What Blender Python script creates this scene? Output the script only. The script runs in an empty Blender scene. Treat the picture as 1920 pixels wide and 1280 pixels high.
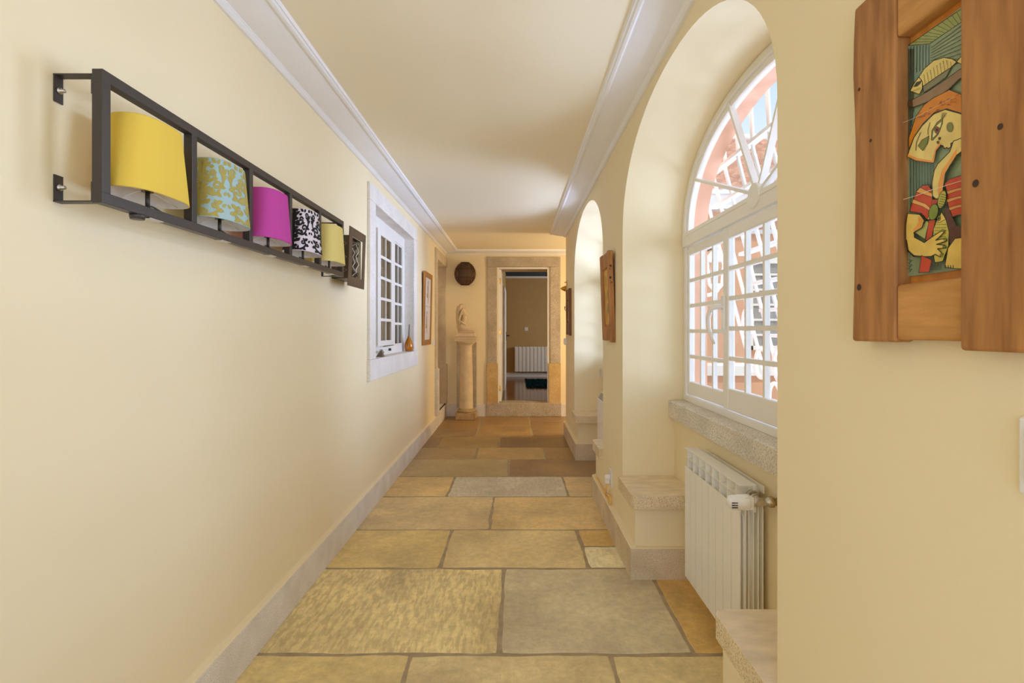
import bpy, bmesh, math, random
from mathutils import Vector, Matrix, noise
R = random.Random(7)
S = bpy.context.scene
COL = S.collection
PI = math.pi
# ------------------------------------------------------------------ camera, world, sun, exposure
F, CX, CY, EYE = 1000.0, 966.0, 619.0, 1.31     # focal length in pixels, optical axis, eye height
cam_d = bpy.data.cameras.new('camera'); cam = bpy.data.objects.new('camera', cam_d); COL.objects.link(cam)
cam_d.sensor_width = 36; cam_d.lens = F / 1920 * 36
cam_d.shift_x = -(CX - 960) / 1920; cam_d.shift_y = -(640 - CY) / 1920
cam_d.clip_start = 0.02
cam.location = (0, 0, EYE); cam.rotation_euler = (PI / 2, 0, 0)
S.camera = cam
S.view_settings.view_transform = 'Standard'; S.view_settings.look = 'None'
S.view_settings.gamma = 1; S.view_settings.use_curve_mapping = False
S.view_settings.exposure = 0.76
S.cycles.max_bounces = 24; S.cycles.diffuse_bounces = 16; S.cycles.transparent_max_bounces = 24
S.cycles.caustics_reflective = False; S.cycles.caustics_refractive = False
S.cycles.sample_clamp_indirect = 6

W = bpy.data.worlds.new('sky'); S.world = W; W.use_nodes = True
nt = W.node_tree; nt.nodes.clear()
wo = nt.nodes.new('ShaderNodeOutputWorld'); bg = nt.nodes.new('ShaderNodeBackground')
tc = nt.nodes.new('ShaderNodeTexCoord'); sx = nt.nodes.new('ShaderNodeSeparateXYZ'); rp = nt.nodes.new('ShaderNodeValToRGB')
nt.links.new(tc.outputs['Generated'], sx.inputs[0]); nt.links.new(sx.outputs['Z'], rp.inputs[0])
rp.color_ramp.elements[0].position = 0.0; rp.color_ramp.elements[0].color = (0.80, 0.86, 0.92, 1)
rp.color_ramp.elements[1].position = 0.42; rp.color_ramp.elements[1].color = (0.36, 0.46, 0.56, 1)
nt.links.new(rp.outputs[0], bg.inputs[0]); nt.links.new(bg.outputs[0], wo.inputs[0])
bg.inputs[1].default_value = 1.05

def lamp(name, kind, energy, loc, rot, color=(1, 1, 1), size=None, size_y=None, angle=None):
    d = bpy.data.lights.new(name, kind); d.energy = energy; d.color = color
    if kind == 'AREA':
        d.shape = 'RECTANGLE'; d.size = size; d.size_y = size_y
    if angle is not None: d.angle = angle
    o = bpy.data.objects.new(name, d); COL.objects.link(o); o.location = loc; o.rotation_euler = rot
    return o
sun = lamp('sun', 'SUN', 1.25, (3, -3, 9), (0, 0, 0), (1.0, 0.95, 0.86), angle=0.01)
sun.rotation_euler = Vector((-0.12, 0.5, -0.86)).to_track_quat('-Z', 'Y').to_euler()
# added fill lamps behind the camera and in the unseen arch beside it
DAY = (0.79, 0.975, 1.46)
def aim(a, b): return (Vector(b) - Vector(a)).to_track_quat('-Z', 'Y').to_euler()
lamp('fill_behind', 'AREA', 12, (-0.2, -1.9, 1.3), (PI / 2 + .3, 0, 0), DAY, 1.6, 2.2)
lamp('fill_arch', 'AREA', 3.5, (0.98, -0.34, 1.6), (0, PI / 2, 0), DAY, 1.5, 1.6)
# added warm fill lamp in the recess past the end of the arcade
lamp('fill_recess', 'AREA', 20, (1.92, 6.85, 1.4), aim((1.92, 6.85, 1.4), (1.02, 7.5, 1.4)), (1.0, 0.86, 0.56), 0.4, 1.9)
# added fill lamps out of view in the courtyard, boosting daylight through the arches
lamp('courtyard_fill', 'AREA', 86, (3.3, 1.9, 1.6), (0, PI / 2 + .38, 0), DAY, 2.4, 1.9)
lamp('courtyard_fill', 'AREA', 125, (3.3, 4.8, 1.6), (0, PI / 2 + .38, 0), DAY, 2.4, 1.4)

# ------------------------------------------------------------------ materials
def srgb(r, g, b):
    f = lambda c: (c / 255 / 12.92) if c / 255 <= 0.04045 else ((c / 255 + 0.055) / 1.055) ** 2.4
    return (f(r), f(g), f(b), 1)
def newmat(name):
    m = bpy.data.materials.new(name); m.use_nodes = True
    return m, m.node_tree, m.node_tree.nodes['Principled BSDF']
def setp(b, rough=0.5, metal=0.0, spec=0.5, **k):
    b.inputs['Roughness'].default_value = rough; b.inputs['Metallic'].default_value = metal
    b.inputs['Specular IOR Level'].default_value = spec
def flat(name, col, rough=0.5, metal=0.0, spec=0.5, var=0.06, scale=8.0, bump=0.0, bscale=60.0, stretch=None):
    """base colour with a gentle noise variation and optional bump"""
    m, t, b = newmat(name); setp(b, rough, metal, spec)
    n = t.nodes.new('ShaderNodeTexNoise'); n.inputs['Scale'].default_value = scale; n.inputs['Detail'].default_value = 5
    co = t.nodes.new('ShaderNodeTexCoord'); mp = t.nodes.new('ShaderNodeMapping')
    if stretch: mp.inputs['Scale'].default_value = stretch
    t.links.new(co.outputs['Object'], mp.inputs[0]); t.links.new(mp.outputs[0], n.inputs['Vector'])
    r = t.nodes.new('ShaderNodeValToRGB')
    r.color_ramp.elements[0].position = 0.3; r.color_ramp.elements[1].position = 0.7
    r.color_ramp.elements[0].color = tuple(max(0, c * (1 - var)) for c in col[:3]) + (1,)
    r.color_ramp.elements[1].color = tuple(min(1, c * (1 + var)) for c in col[:3]) + (1,)
    t.links.new(n.outputs[0], r.inputs[0]); t.links.new(r.outputs[0], b.inputs['Base Color'])
    if bump:
        n2 = t.nodes.new('ShaderNodeTexNoise'); n2.inputs['Scale'].default_value = bscale; n2.inputs['Detail'].default_value = 4
        t.links.new(mp.outputs[0], n2.inputs['Vector'])
        bp = t.nodes.new('ShaderNodeBump'); bp.inputs['Strength'].default_value = bump; bp.inputs['Distance'].default_value = 0.01
        t.links.new(n2.outputs[0], bp.inputs['Height']); t.links.new(bp.outputs[0], b.inputs['Normal'])
    return m
def granite(name, c0, c1, c2, scale=150.0, rough=0.75, bump=0.25):
    """speckled stone: big soft blotches under fine salt and pepper grains"""
    m, t, b = newmat(name); setp(b, rough, 0, 0.3)
    co = t.nodes.new('ShaderNodeTexCoord')
    n1 = t.nodes.new('ShaderNodeTexNoise'); n1.inputs['Scale'].default_value = 6; n1.inputs['Detail'].default_value = 4
    n2 = t.nodes.new('ShaderNodeTexNoise'); n2.inputs['Scale'].default_value = scale; n2.inputs['Detail'].default_value = 2
    for n in (n1, n2): t.links.new(co.outputs['Object'], n.inputs['Vector'])
    r1 = t.nodes.new('ShaderNodeValToRGB'); r1.color_ramp.elements[0].position = .35; r1.color_ramp.elements[1].position = .68
    r1.color_ramp.elements[0].color = c0; r1.color_ramp.elements[1].color = c1
    r2 = t.nodes.new('ShaderNodeValToRGB'); r2.color_ramp.elements[0].position = .34; r2.color_ramp.elements[1].position = .5
    r2.color_ramp.elements[0].color = (1, 1, 1, 1); r2.color_ramp.elements[1].color = (0, 0, 0, 1)
    t.links.new(n1.outputs[0], r1.inputs[0]); t.links.new(n2.outputs[0], r2.inputs[0])
    mx = t.nodes.new('ShaderNodeMixRGB'); mx.inputs[2].default_value = c2
    t.links.new(r2.outputs[0], mx.inputs[0]); t.links.new(r1.outputs[0], mx.inputs[1]); t.links.new(mx.outputs[0], b.inputs['Base Color'])
    bp = t.nodes.new('ShaderNodeBump'); bp.inputs['Strength'].default_value = bump; bp.inputs['Distance'].default_value = 0.004
    t.links.new(n2.outputs[0], bp.inputs['Height']); t.links.new(bp.outputs[0], b.inputs['Normal'])
    return m
def wood(name, c0, c1, axis='Z', scale=7.0, rough=0.5):
    m, t, b = newmat(name); setp(b, rough, 0, 0.4)
    co = t.nodes.new('ShaderNodeTexCoord'); mp = t.nodes.new('ShaderNodeMapping')
    s = {'X': (0.12, 1, 1), 'Y': (1, 0.12, 1), 'Z': (1, 1, 0.12)}[axis]
    mp.inputs['Scale'].default_value = tuple(v * scale for v in s)
    n = t.nodes.new('ShaderNodeTexNoise'); n.inputs['Scale'].default_value = 6; n.inputs['Detail'].default_value = 8; n.inputs['Distortion'].default_value = 0.25
    n3 = t.nodes.new('ShaderNodeTexNoise'); n3.inputs['Scale'].default_value = 1.3; n3.inputs['Detail'].default_value = 3
    t.links.new(co.outputs['Object'], mp.inputs[0]); t.links.new(mp.outputs[0], n.inputs['Vector']); t.links.new(mp.outputs[0], n3.inputs['Vector'])
    ad = t.nodes.new('ShaderNodeMixRGB'); ad.inputs[0].default_value = 0.45
    t.links.new(n.outputs[0], ad.inputs[1]); t.links.new(n3.outputs[0], ad.inputs[2])
    r = t.nodes.new('ShaderNodeValToRGB'); r.color_ramp.elements[0].position = .36; r.color_ramp.elements[1].position = .64
    r.color_ramp.elements[0].color = c0; r.color_ramp.elements[1].color = c1
    t.links.new(ad.outputs[0], r.inputs[0]); t.links.new(r.outputs[0], b.inputs['Base Color'])
    bp = t.nodes.new('ShaderNodeBump'); bp.inputs['Strength'].default_value = 0.15; bp.inputs['Distance'].default_value = 0.003
    t.links.new(n.outputs[0], bp.inputs['Height']); t.links.new(bp.outputs[0], b.inputs['Normal'])
    return m
def glass(name, tint=(0.96, 0.98, 0.98, 1), ior=1.45, refl=1.0):
    m, t, b = newmat(name); t.nodes.remove(b)
    out = t.nodes['Material Output']
    tr = t.nodes.new('ShaderNodeBsdfTransparent'); tr.inputs[0].default_value = tint
    gl = t.nodes.new('ShaderNodeBsdfGlossy'); gl.inputs['Roughness'].default_value = 0.02
    lw = t.nodes.new('ShaderNodeLayerWeight'); lw.inputs[0].default_value = .5
    pw = t.nodes.new('ShaderNodeMath'); pw.operation = 'POWER'; pw.inputs[1].default_value = 4.5
    ml = t.nodes.new('ShaderNodeMath'); ml.operation = 'MULTIPLY_ADD'; ml.inputs[1].default_value = .55 * refl; ml.inputs[2].default_value = .035 * refl
    t.links.new(lw.outputs['Facing'], pw.inputs[0]); t.links.new(pw.outputs[0], ml.inputs[0]); fr = ml
    mx = t.nodes.new('ShaderNodeMixShader')
    t.links.new(fr.outputs[0], mx.inputs[0]); t.links.new(tr.outputs[0], mx.inputs[1]); t.links.new(gl.outputs[0], mx.inputs[2])
    t.links.new(mx.outputs[0], out.inputs[0])
    return m
def fabric(name, col, trans=0.25):
    m, t, b = newmat(name); setp(b, 0.9, 0, 0.1)
    b.inputs['Base Color'].default_value = col
    co = t.nodes.new('ShaderNodeTexCoord'); n = t.nodes.new('ShaderNodeTexNoise'); n.inputs['Scale'].default_value = 260
    t.links.new(co.outputs['Object'], n.inputs['Vector'])
    bp = t.nodes.new('ShaderNodeBump'); bp.inputs['Strength'].default_value = 0.12; bp.inputs['Distance'].default_value = 0.002
    t.links.new(n.outputs[0], bp.inputs['Height']); t.links.new(bp.outputs[0], b.inputs['Normal'])
    tl = t.nodes.new('ShaderNodeBsdfTranslucent'); tl.inputs[0].default_value = col
    mx = t.nodes.new('ShaderNodeMixShader'); mx.inputs[0].default_value = trans
    t.links.new(b.outputs[0], mx.inputs[1]); t.links.new(tl.outputs[0], mx.inputs[2])
    t.links.new(mx.outputs[0], t.nodes['Material Output'].inputs[0])
    return m
M = {}
PAINT = (0.83, 0.726, 0.485, 1)
M['paint'] = flat('yellow_wall_paint', PAINT, 0.75, spec=0.2, var=0.012, scale=1.5, bump=0.10, bscale=9)
M['ceil'] = flat('ceiling_paint', (0.89, 0.82, 0.63, 1), 0.8, spec=0.15, var=0.01, scale=1.0)
M['white'] = flat('white_plaster', (0.87, 0.88, 0.90, 1), 0.6, spec=0.3, var=0.01)
M['pvc'] = flat('white_window_paint', (0.84, 0.83, 0.80, 1), 0.35, spec=0.5, var=0.01)
M['granite'] = granite('pale_granite', srgb(212, 205, 192), srgb(232, 225, 213), srgb(166, 156, 138))
M['granite_end'] = granite('grey_door_granite', srgb(176, 164, 144), srgb(198, 186, 166), srgb(134, 120, 100))
M['granite_dark'] = granite('grey_granite', srgb(206, 190, 162), srgb(228, 213, 186), srgb(166, 148, 116), scale=260, bump=.15)
M['seat_stone'] = granite('dressed_seat_stone', srgb(222, 204, 168), srgb(238, 222, 190), srgb(176, 152, 108), scale=240, bump=.3)
M['granite_tan'] = granite('tan_granite', srgb(196, 166, 112), srgb(212, 184, 132), srgb(150, 122, 80), bump=.15)
M['granite_white'] = granite('whitish_stone', srgb(226, 221, 214), srgb(238, 234, 228), srgb(204, 197, 188), scale=220, bump=.1)
M['base'] = granite('baseboard_stone', srgb(222, 216, 206), srgb(240, 235, 227), srgb(186, 178, 166), scale=300, bump=.12)
M['marble'] = flat('ledge_marble', srgb(226, 210, 180), 0.4, var=0.14, scale=9, stretch=(1, 2.5, 1))
M['carved'] = flat('carved_limestone', srgb(214, 194, 160), 0.8, spec=.2, var=0.10, scale=9, bump=.2, bscale=40)
M['black'] = flat('dark_bronze_metal', srgb(66, 60, 54), 0.42, 0.3, var=0.04)
M['rust'] = flat('burnished_sheet_metal', srgb(96, 82, 68), 0.45, 0.6, var=0.2, scale=30)
M['wire'] = flat('silver_wire', srgb(190, 175, 150), 0.3, 0.9)
M['screw'] = flat('zinc_screw', srgb(190, 186, 178), 0.3, 0.9)
M['brass'] = flat('polished_brass', srgb(210, 160, 60), 0.25, 1.0)
M['rad'] = flat('radiator_enamel', (0.86, 0.845, 0.79, 1), 0.28, spec=0.5, var=0.01)
M['plastic'] = flat('white_plastic', (0.82, 0.81, 0.79, 1), 0.35, var=0.01)
M['cable'] = flat('cream_cable', srgb(236, 196, 112), 0.45)
M['glass'] = glass('window_glass')
M['darkglass'] = glass('inner_window_glass', (0.75, 0.72, 0.66, 1))
M['oak'] = wood('picture_oak', srgb(150, 98, 44), srgb(188, 130, 66), 'Z')
M['woodA'] = wood('reclaimed_wood_upright', srgb(140, 92, 46), srgb(188, 132, 74), 'Z', 11, .55)
M['woodB'] = wood('reclaimed_wood_rail', srgb(164, 112, 56), srgb(206, 152, 86), 'Y', 11, .55)
M['woodO'] = wood('orange_wood', srgb(184, 112, 40), srgb(214, 146, 66), 'Z', 9, .45)
M['woodD'] = wood('dark_wood', srgb(84, 50, 28), srgb(136, 86, 48), 'Z', 9, .5)
M['knot'] = flat('wood_knot', srgb(58, 38, 22), 0.6)
M['peach'] = flat('peach_render', srgb(218, 170, 142), 0.85, spec=.1, var=0.05, scale=3)
M['ironw'] = flat('white_painted_iron', (0.85, 0.84, 0.81, 1), 0.4, var=0.02)
M['leaf'] = flat('door_paint', (0.80, 0.775, 0.72, 1), 0.35, var=0.01)
M['ink'] = flat('ink', srgb(52, 48, 34), 0.5)

# ------------------------------------------------------------------ mesh helpers
class MB:
    def __init__(s): s.bm = bmesh.new(); s.mats = []; s.cur = 0
    def mat(s, m):
        if m not in s.mats: s.mats.append(m)
        s.cur = s.mats.index(m); return s
    def face(s, pts, smooth=False):
        vs = [s.bm.verts.new(p) for p in pts]
        try: f = s.bm.faces.new(vs)
        except ValueError: return None
        f.material_index = s.cur; f.smooth = smooth
        return f
    def fv(s, vs, smooth=False):
        try: f = s.bm.faces.new(vs)
        except ValueError: return None
        f.material_index = s.cur; f.smooth = smooth
        return f
    def box(s, x0, x1, y0, y1, z0, z1, mtx=None, bev=0.0):
        x0, x1 = sorted((x0, x1)); y0, y1 = sorted((y0, y1)); z0, z1 = sorted((z0, z1))
        co = [(x, y, z) for x in (x0, x1) for y in (y0, y1) for z in (z0, z1)]
        vs = [s.bm.verts.new((mtx @ Vector(c)) if mtx else c) for c in co]
        fs = [s.fv([vs[i] for i in q]) for q in ((0, 1, 3, 2), (4, 6, 7, 5), (0, 4, 5, 1), (2, 3, 7, 6), (0, 2, 6, 4), (1, 5, 7, 3))]
        if bev:
            es = list({e for f in fs for e in f.edges})
            r = bmesh.ops.bevel(s.bm, geom=es, offset=bev, segments=2, affect='EDGES', profile=0.5)
            for f in r['faces']: f.material_index = s.cur
        return fs
    def tube(s, pts, rad, n=8, cap=True, closed=False):
        P = [Vector(p) for p in pts]; rings = []
        L = len(P)
        rr = rad if isinstance(rad, (list, tuple)) else [rad] * L
        up = Vector((0, 0, 1)); prev = None
        for i, p in enumerate(P):
            if closed: d = P[(i + 1) % L] - P[i - 1]
            else: d = P[min(i + 1, L - 1)] - P[max(i - 1, 0)]
            d.normalize()
            if prev is None:
                a = up if abs(d.dot(up)) < 0.9 else Vector((1, 0, 0))
                u = d.cross(a).normalized()
            else:
                u = (prev - d * prev.dot(d))
                u = u.normalized() if u.length > 1e-6 else d.orthogonal().normalized()
            prev = u; v = d.cross(u)
            rings.append([s.bm.verts.new(p + (u * math.cos(2 * PI * k / n) + v * math.sin(2 * PI * k / n)) * rr[i]) for k in range(n)])
        for i in range(L if closed else L - 1):
            a, b = rings[i], rings[(i + 1) % L]
            for k in range(n): s.fv([a[k], a[(k + 1) % n], b[(k + 1) % n], b[k]], True)
        if cap and not closed:
            s.fv(rings[0][::-1]); s.fv(rings[-1])
        return s
    def lathe(s, prof, c, axis='Z', n=32, sx=1.0, sy=1.0, cap=True):
        """prof: (radius, height) list; turned about the axis through c"""
        rings = []
        for r, h in prof:
            ring = []
            for k in range(n):
                a = 2 * PI * k / n
                u, v = r * math.cos(a) * sx, r * math.sin(a) * sy
                p = {'Z': (u, v, h), 'X': (h, u, v), 'Y': (u, h, v)}[axis]
                ring.append(s.bm.verts.new(Vector(c) + Vector(p)))
            rings.append(ring)
        for a, b in zip(rings, rings[1:]):
            for k in range(n): s.fv([a[k], a[(k + 1) % n], b[(k + 1) % n], b[k]], True)
        if cap:
            s.fv(rings[0][::-1]); s.fv(rings[-1])
        return s
    def prism(s, prof, p0, p1, plane='XZ', cap=True, smooth=False):
        """profile of 2D points swept along the third axis between p0 and p1"""
        f = {'XZ': lambda a, b, t: (a, t, b), 'YZ': lambda a, b, t: (t, a, b), 'XY': lambda a, b, t: (a, b, t)}[plane]
        A = [s.bm.verts.new(f(a, b, p0)) for a, b in prof]; B = [s.bm.verts.new(f(a, b, p1)) for a, b in prof]
        n = len(prof)
        for k in range(n): s.fv([A[k], A[(k + 1) % n], B[(k + 1) % n], B[k]], smooth)
        if cap: s.fv(A[::-1]); s.fv(B)
        return s
    def ball(s, c, r, n=14, m=9, sc=(1, 1, 1)):
        prof = [(r * math.sin(PI * i / m), -r * math.cos(PI * i / m)) for i in range(m + 1)]
        prof[0] = (1e-4, -r); prof[-1] = (1e-4, r)
        i0 = len(s.bm.verts)
        s.lathe(prof, c, 'Z', n)
        s.bm.verts.ensure_lookup_table()
        for v in s.bm.verts[i0:]:
            d = v.co - Vector(c); v.co = Vector(c) + Vector((d.x * sc[0], d.y * sc[1], d.z * sc[2]))
        return s
    def build(s, name, mat=None, parent=None, weld=False, recalc=True):
        if weld: bmesh.ops.remove_doubles(s.bm, verts=s.bm.verts, dist=1e-5)
        if recalc: bmesh.ops.recalc_face_normals(s.bm, faces=s.bm.faces)
        me = bpy.data.meshes.new(name); s.bm.to_mesh(me); s.bm.free()
        for m in (s.mats or [mat]): me.materials.append(m)
        o = bpy.data.objects.new(name, me); COL.objects.link(o)
        if parent is not None:
            o.parent = parent
            if parent.type == 'EMPTY': o.matrix_parent_inverse = Matrix.LocRotScale(parent.location, parent.rotation_euler, None).inverted()
        return o
def tag(o, label=None, cat=None, group=None, kind=None):
    if label: o['label'] = label
    if cat: o['category'] = cat
    if group: o['group'] = group
    if kind: o['kind'] = kind
    return o
def thing(name, loc, label=None, cat=None, group=None, kind=None):
    o = bpy.data.objects.new(name, None); COL.objects.link(o); o.location = loc
    o.empty_display_size = 0.1
    return tag(o, label, cat, group, kind)
def struct(mb, name, mat=None, label=None, cat=None, **k):
    return tag(mb.build(name, mat, **k), label, cat, kind='structure')
def copy_tree(o, parent=None):
    c = o.copy(); COL.objects.link(c)
    if parent is not None:
        c.parent = parent; c.matrix_parent_inverse = o.matrix_parent_inverse.copy()
    for ch in list(o.children): copy_tree(ch, c)
    return c
def PX(px, Y): return (px - CX) * Y / F
def PZ(py, Y): return EYE - (py - CY) * Y / F
def bevel(o, w, seg=2):
    m = o.modifiers.new('bevel', 'BEVEL'); m.width = w; m.segments = seg; m.limit_method = 'ANGLE'; m.angle_limit = 0.7
    return o

def smooth_pts(P, n=6):
    P = [Vector(p) for p in P]; out = []
    for i in range(len(P) - 1):
        a, b_, c, d = P[max(i - 1, 0)], P[i], P[i + 1], P[min(i + 2, len(P) - 1)]
        for k in range(n):
            t_ = k / n
            out.append(.5 * ((2 * b_) + (c - a) * t_ + (2 * a - 5 * b_ + 4 * c - d) * t_ ** 2 + (3 * b_ - a - 3 * c + d) * t_ ** 3))
    return out + [P[-1]]
# ------------------------------------------------------------------ dimensions of the corridor
XL, XR, YE, YB, ZC = -1.066, 0.635, 8.14, -2.0, 2.52
BL, BR = -1.04, 0.607
XN, XW, XO = 0.9405, 1.005, 1.115          # niche wall, window plane, outer face
A, ZS, RISE, EXPO = 0.93, 1.87, 0.555, 2.15
ARCH = [2.222, 4.788, -0.344]              # arch centres along the wall
YEND = 6.68                                # where the arcaded wall ends
def arch_pts(c, a=A, zs=ZS, b=RISE, n=40, ex=EXPO):
    out = []
    for i in range(n + 1):
        t = PI * i / n
        cu, su = math.cos(t), math.sin(t)
        out.append((c + a * math.copysign(abs(cu) ** (2 / ex), cu), zs + b * abs(su) ** (2 / ex)))
    return out

# ------------------------------------------------------------------ floor
def make_floor():
    rows = [  # y range, joints in x, colour per slab (sRGB)
        (0.2, 1.40, [-.2, .5], [(176, 148, 98)] * 3),
        (1.40, 2.158, [-.42, .384], [(182, 152, 96), (178, 150, 102), (186, 158, 106)]),
        (2.158, 2.937, [-.064, .727], [(188, 160, 106), (172, 150, 112), (172, 134, 76)]),
        (2.937, 3.507, [-.415, .405], [(182, 150, 92), (184, 154, 102), (178, 142, 82)]),
        (3.507, 4.204, [-.17], [(174, 144, 98), (180, 146, 94)]),
        (4.204, 4.776, [-.538, .42], [(182, 146, 92), (176, 156, 124), (180, 146, 98)]),
        (4.776, 5.422, [-.063], [(182, 150, 100), (158, 120, 78)]),
        (5.422, 5.96, [-.41, .315], [(178, 142, 94), (188, 148, 92), (166, 126, 80)]),
        (5.96, 6.55, [-.88, -.186], [(158, 124, 84), (190, 150, 94), (160, 122, 80)]),
        (6.55, 7.2, [-.49, .215], [(160, 124, 84), (184, 140, 84), (160, 120, 76)]),
        (7.2, 8.16, [-.5, .205], [(172, 128, 76), (178, 134, 82), (162, 120, 74)]),
    ]
    b = MB()
    lay = b.bm.loops.layers.float_color.new('tint')
    def slab(x0, x1, y0, y1, col, chis=0.0):
        g = 0.010
        x0 += g; x1 -= g; y0 += g; y1 -= g
        pts = []
        def side(a, c, n):
            for i in range(n):
                t = i / n
                pts.append((a[0] + (c[0] - a[0]) * t, a[1] + (c[1] - a[1]) * t))
        nx = max(3, int((x1 - x0) / .05)); ny = max(3, int((y1 - y0) / .05))
        side((x0, y0), (x1, y0), nx); side((x1, y0), (x1, y1), ny); side((x1, y1), (x0, y1), nx); side((x0, y1), (x0, y0), ny)
        sd = R.random() * 50
        q = []
        cx, cy = (x0 + x1) / 2, (y0 + y1) / 2
        for x, y in pts:
            w = noise.noise(Vector((x * 5 + sd, y * 5, sd))) * .009 + noise.noise(Vector((x * 17, y * 17, sd))) * .005
            rx = min(x - x0, x1 - x); ry = min(y - y0, y1 - y)
            k = max(0, .02 - rx) * max(0, .02 - ry) * 12            # worn corners
            dx, dy = (cx - x), (cy - y); L = math.hypot(dx, dy)
            q.append((x + w * (1 if abs(dx) > 0 else 0) + dx / L * k, y + w + dy / L * k))
        j = (1.24 if y1 < 5 else (1.0 if y1 < 6 else .92)) + .08 * R.random()  # near rows lightened, far rows darkened: light falloff put into the slab colour
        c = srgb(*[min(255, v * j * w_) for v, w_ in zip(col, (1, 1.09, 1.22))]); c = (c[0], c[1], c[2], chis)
        top = [b.bm.verts.new((x, y, -0.0015)) for x, y in q]
        inn = [b.bm.verts.new((x + (cx - x) * .012, y + (cy - y) * .012, 0.0)) for x, y in q]
        low = [b.bm.verts.new((x, y, -0.02)) for x, y in q]
        n = len(q); fs = [b.fv(inn)]
        for k in range(n):
            fs.append(b.fv([top[k], top[(k + 1) % n], inn[(k + 1) % n], inn[k]]))
            fs.append(b.fv([low[k], low[(k + 1) % n], top[(k + 1) % n], top[k]]))
        for f in fs:
            if f:
                for lp in f.loops: lp[lay] = c
    for ri, (y0, y1, js, cols) in enumerate(rows):
        xs = [-1.10] + js + [1.02 if y0 < 6.5 else 2.0]
        for i in range(len(xs) - 1):
            a, c = xs[i], xs[i + 1]
            if ri == 3 and i == 2:
                slab(a, c, 3.235, y1, (182, 142, 78)); slab(a, c, y0, 3.235, (206, 182, 134), .4)
            elif ri == 9 and i == 0: slab(a, c, y0, 7.05, cols[i])
            elif ri == 10 and i == 0: slab(a, c, 7.05, y1, cols[i])
            elif ri == 9 and i == 1: slab(a, c, y0, 7.36, cols[i])
            elif ri == 10 and i == 1: slab(a, c, 7.36, y1, cols[i])
            elif ri == 9 and i == 2: slab(a, c, y0, 7.08, cols[i])
            elif ri == 10 and i == 2: slab(a, c, 7.08, 7.7, cols[i]); slab(a, c, 7.7, y1, (166, 124, 78))
            else: slab(a, c, y0, y1, cols[i], 1.0 if (ri == 2 and i == 0) else (.5 if (ri == 5 and i == 1) else 0.0))
    m, t, p = newmat('sandstone_slabs'); setp(p, .42, 0, .4)
    co = t.nodes.new('ShaderNodeTexCoord'); at = t.nodes.new('ShaderNodeVertexColor'); at.layer_name = 'tint'
    def nz(scale, det, rough=.6, dist=0):
        n = t.nodes.new('ShaderNodeTexNoise'); n.inputs['Scale'].default_value = scale; n.inputs['Detail'].default_value = det
        n.inputs['Roughness'].default_value = rough; n.inputs['Distortion'].default_value = dist
        t.links.new(co.outputs['Object'], n.inputs['Vector']); return n
    def ramp(src, p0, p1, c0, c1):
        r = t.nodes.new('ShaderNodeValToRGB'); r.color_ramp.elements[0].position = p0; r.color_ramp.elements[1].position = p1
        r.color_ramp.elements[0].color = c0; r.color_ramp.elements[1].color = c1
        t.links.new(src, r.inputs[0]); return r.outputs[0]
    def mix(fac, a, c, kind='MIX'):
        x = t.nodes.new('ShaderNodeMixRGB'); x.blend_type = kind
        for i, v in enumerate((fac, a, c)):
            if hasattr(v, 'links'): t.links.new(v, x.inputs[i])
            else: x.inputs[i].default_value = v
        return x.outputs[0]
    big = nz(2.3, 6, .65, .4); fine = nz(26, 12, .78); pit = nz(60, 3); dirt = nz(1.1, 5, .7, 1.0)
    c = mix(1.0, at.outputs['Color'], ramp(big.outputs[0], .32, .68, (.74, .71, .68, 1), (1.16, 1.14, 1.08, 1)), 'MULTIPLY')
    c = mix(1.0, c, ramp(fine.outputs[0], .32, .68, (.80, .79, .77, 1), (1.17, 1.17, 1.17, 1)), 'MULTIPLY')
    c = mix(ramp(dirt.outputs[0], .56, .74, (0, 0, 0, 1), (.45, .45, .45, 1)), c, srgb(150, 134, 108))
    wht = nz(3.4, 9, .8, 1.5)
    c = mix(ramp(wht.outputs[0], .60, .70, (0, 0, 0, 1), (.5, .5, .5, 1)), c, srgb(206, 194, 170))
    c = mix(ramp(pit.outputs[0], .24, .3, (.6, .6, .6, 1), (0, 0, 0, 1)), c, srgb(110, 90, 60))
    # tool marks on the dressed slabs, where the tint's alpha says so
    def strokes(rot):
        mp = t.nodes.new('ShaderNodeMapping'); mp.inputs['Rotation'].default_value = (0, 0, rot); mp.inputs['Scale'].default_value = (1, .22, 1)
        n = t.nodes.new('ShaderNodeTexNoise'); n.inputs['Scale'].default_value = 52; n.inputs['Detail'].default_value = 3; n.inputs['Distortion'].default_value = .3
        t.links.new(co.outputs['Object'], mp.inputs[0]); t.links.new(mp.outputs[0], n.inputs['Vector'])
        return ramp(n.outputs[0], .44, .58, (0, 0, 0, 1), (1, 1, 1, 1))
    pick = nz(2.6, 1)
    both = mix(ramp(pick.outputs[0], .47, .53, (0, 0, 0, 1), (1, 1, 1, 1)), strokes(.7), strokes(-.75))
    tool = mix(1.0, at.outputs['Alpha'], both, 'MULTIPLY')
    c = mix(mix(1.0, tool, (.3, .3, .3, 1), 'MULTIPLY'), c, srgb(140, 112, 70))
    t.links.new(c, p.inputs['Base Color'])
    t.links.new(ramp(big.outputs[0], .3, .7, (.34, .34, .34, 1), (.52, .52, .52, 1)), p.inputs['Roughness'])
    h = mix(.5, fine.outputs[0], tool, 'ADD')
    bp = t.nodes.new('ShaderNodeBump'); bp.inputs['Strength'].default_value = .22; bp.inputs['Distance'].default_value = .006
    t.links.new(h, bp.inputs['Height']); t.links.new(bp.outputs[0], p.inputs['Normal'])
    b.mats = [m]
    mort = flat('floor_mortar', srgb(168, 150, 120), .9, var=.16, scale=14, bump=.4, bscale=50)
    b.mats.append(mort); b.cur = 1
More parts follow.
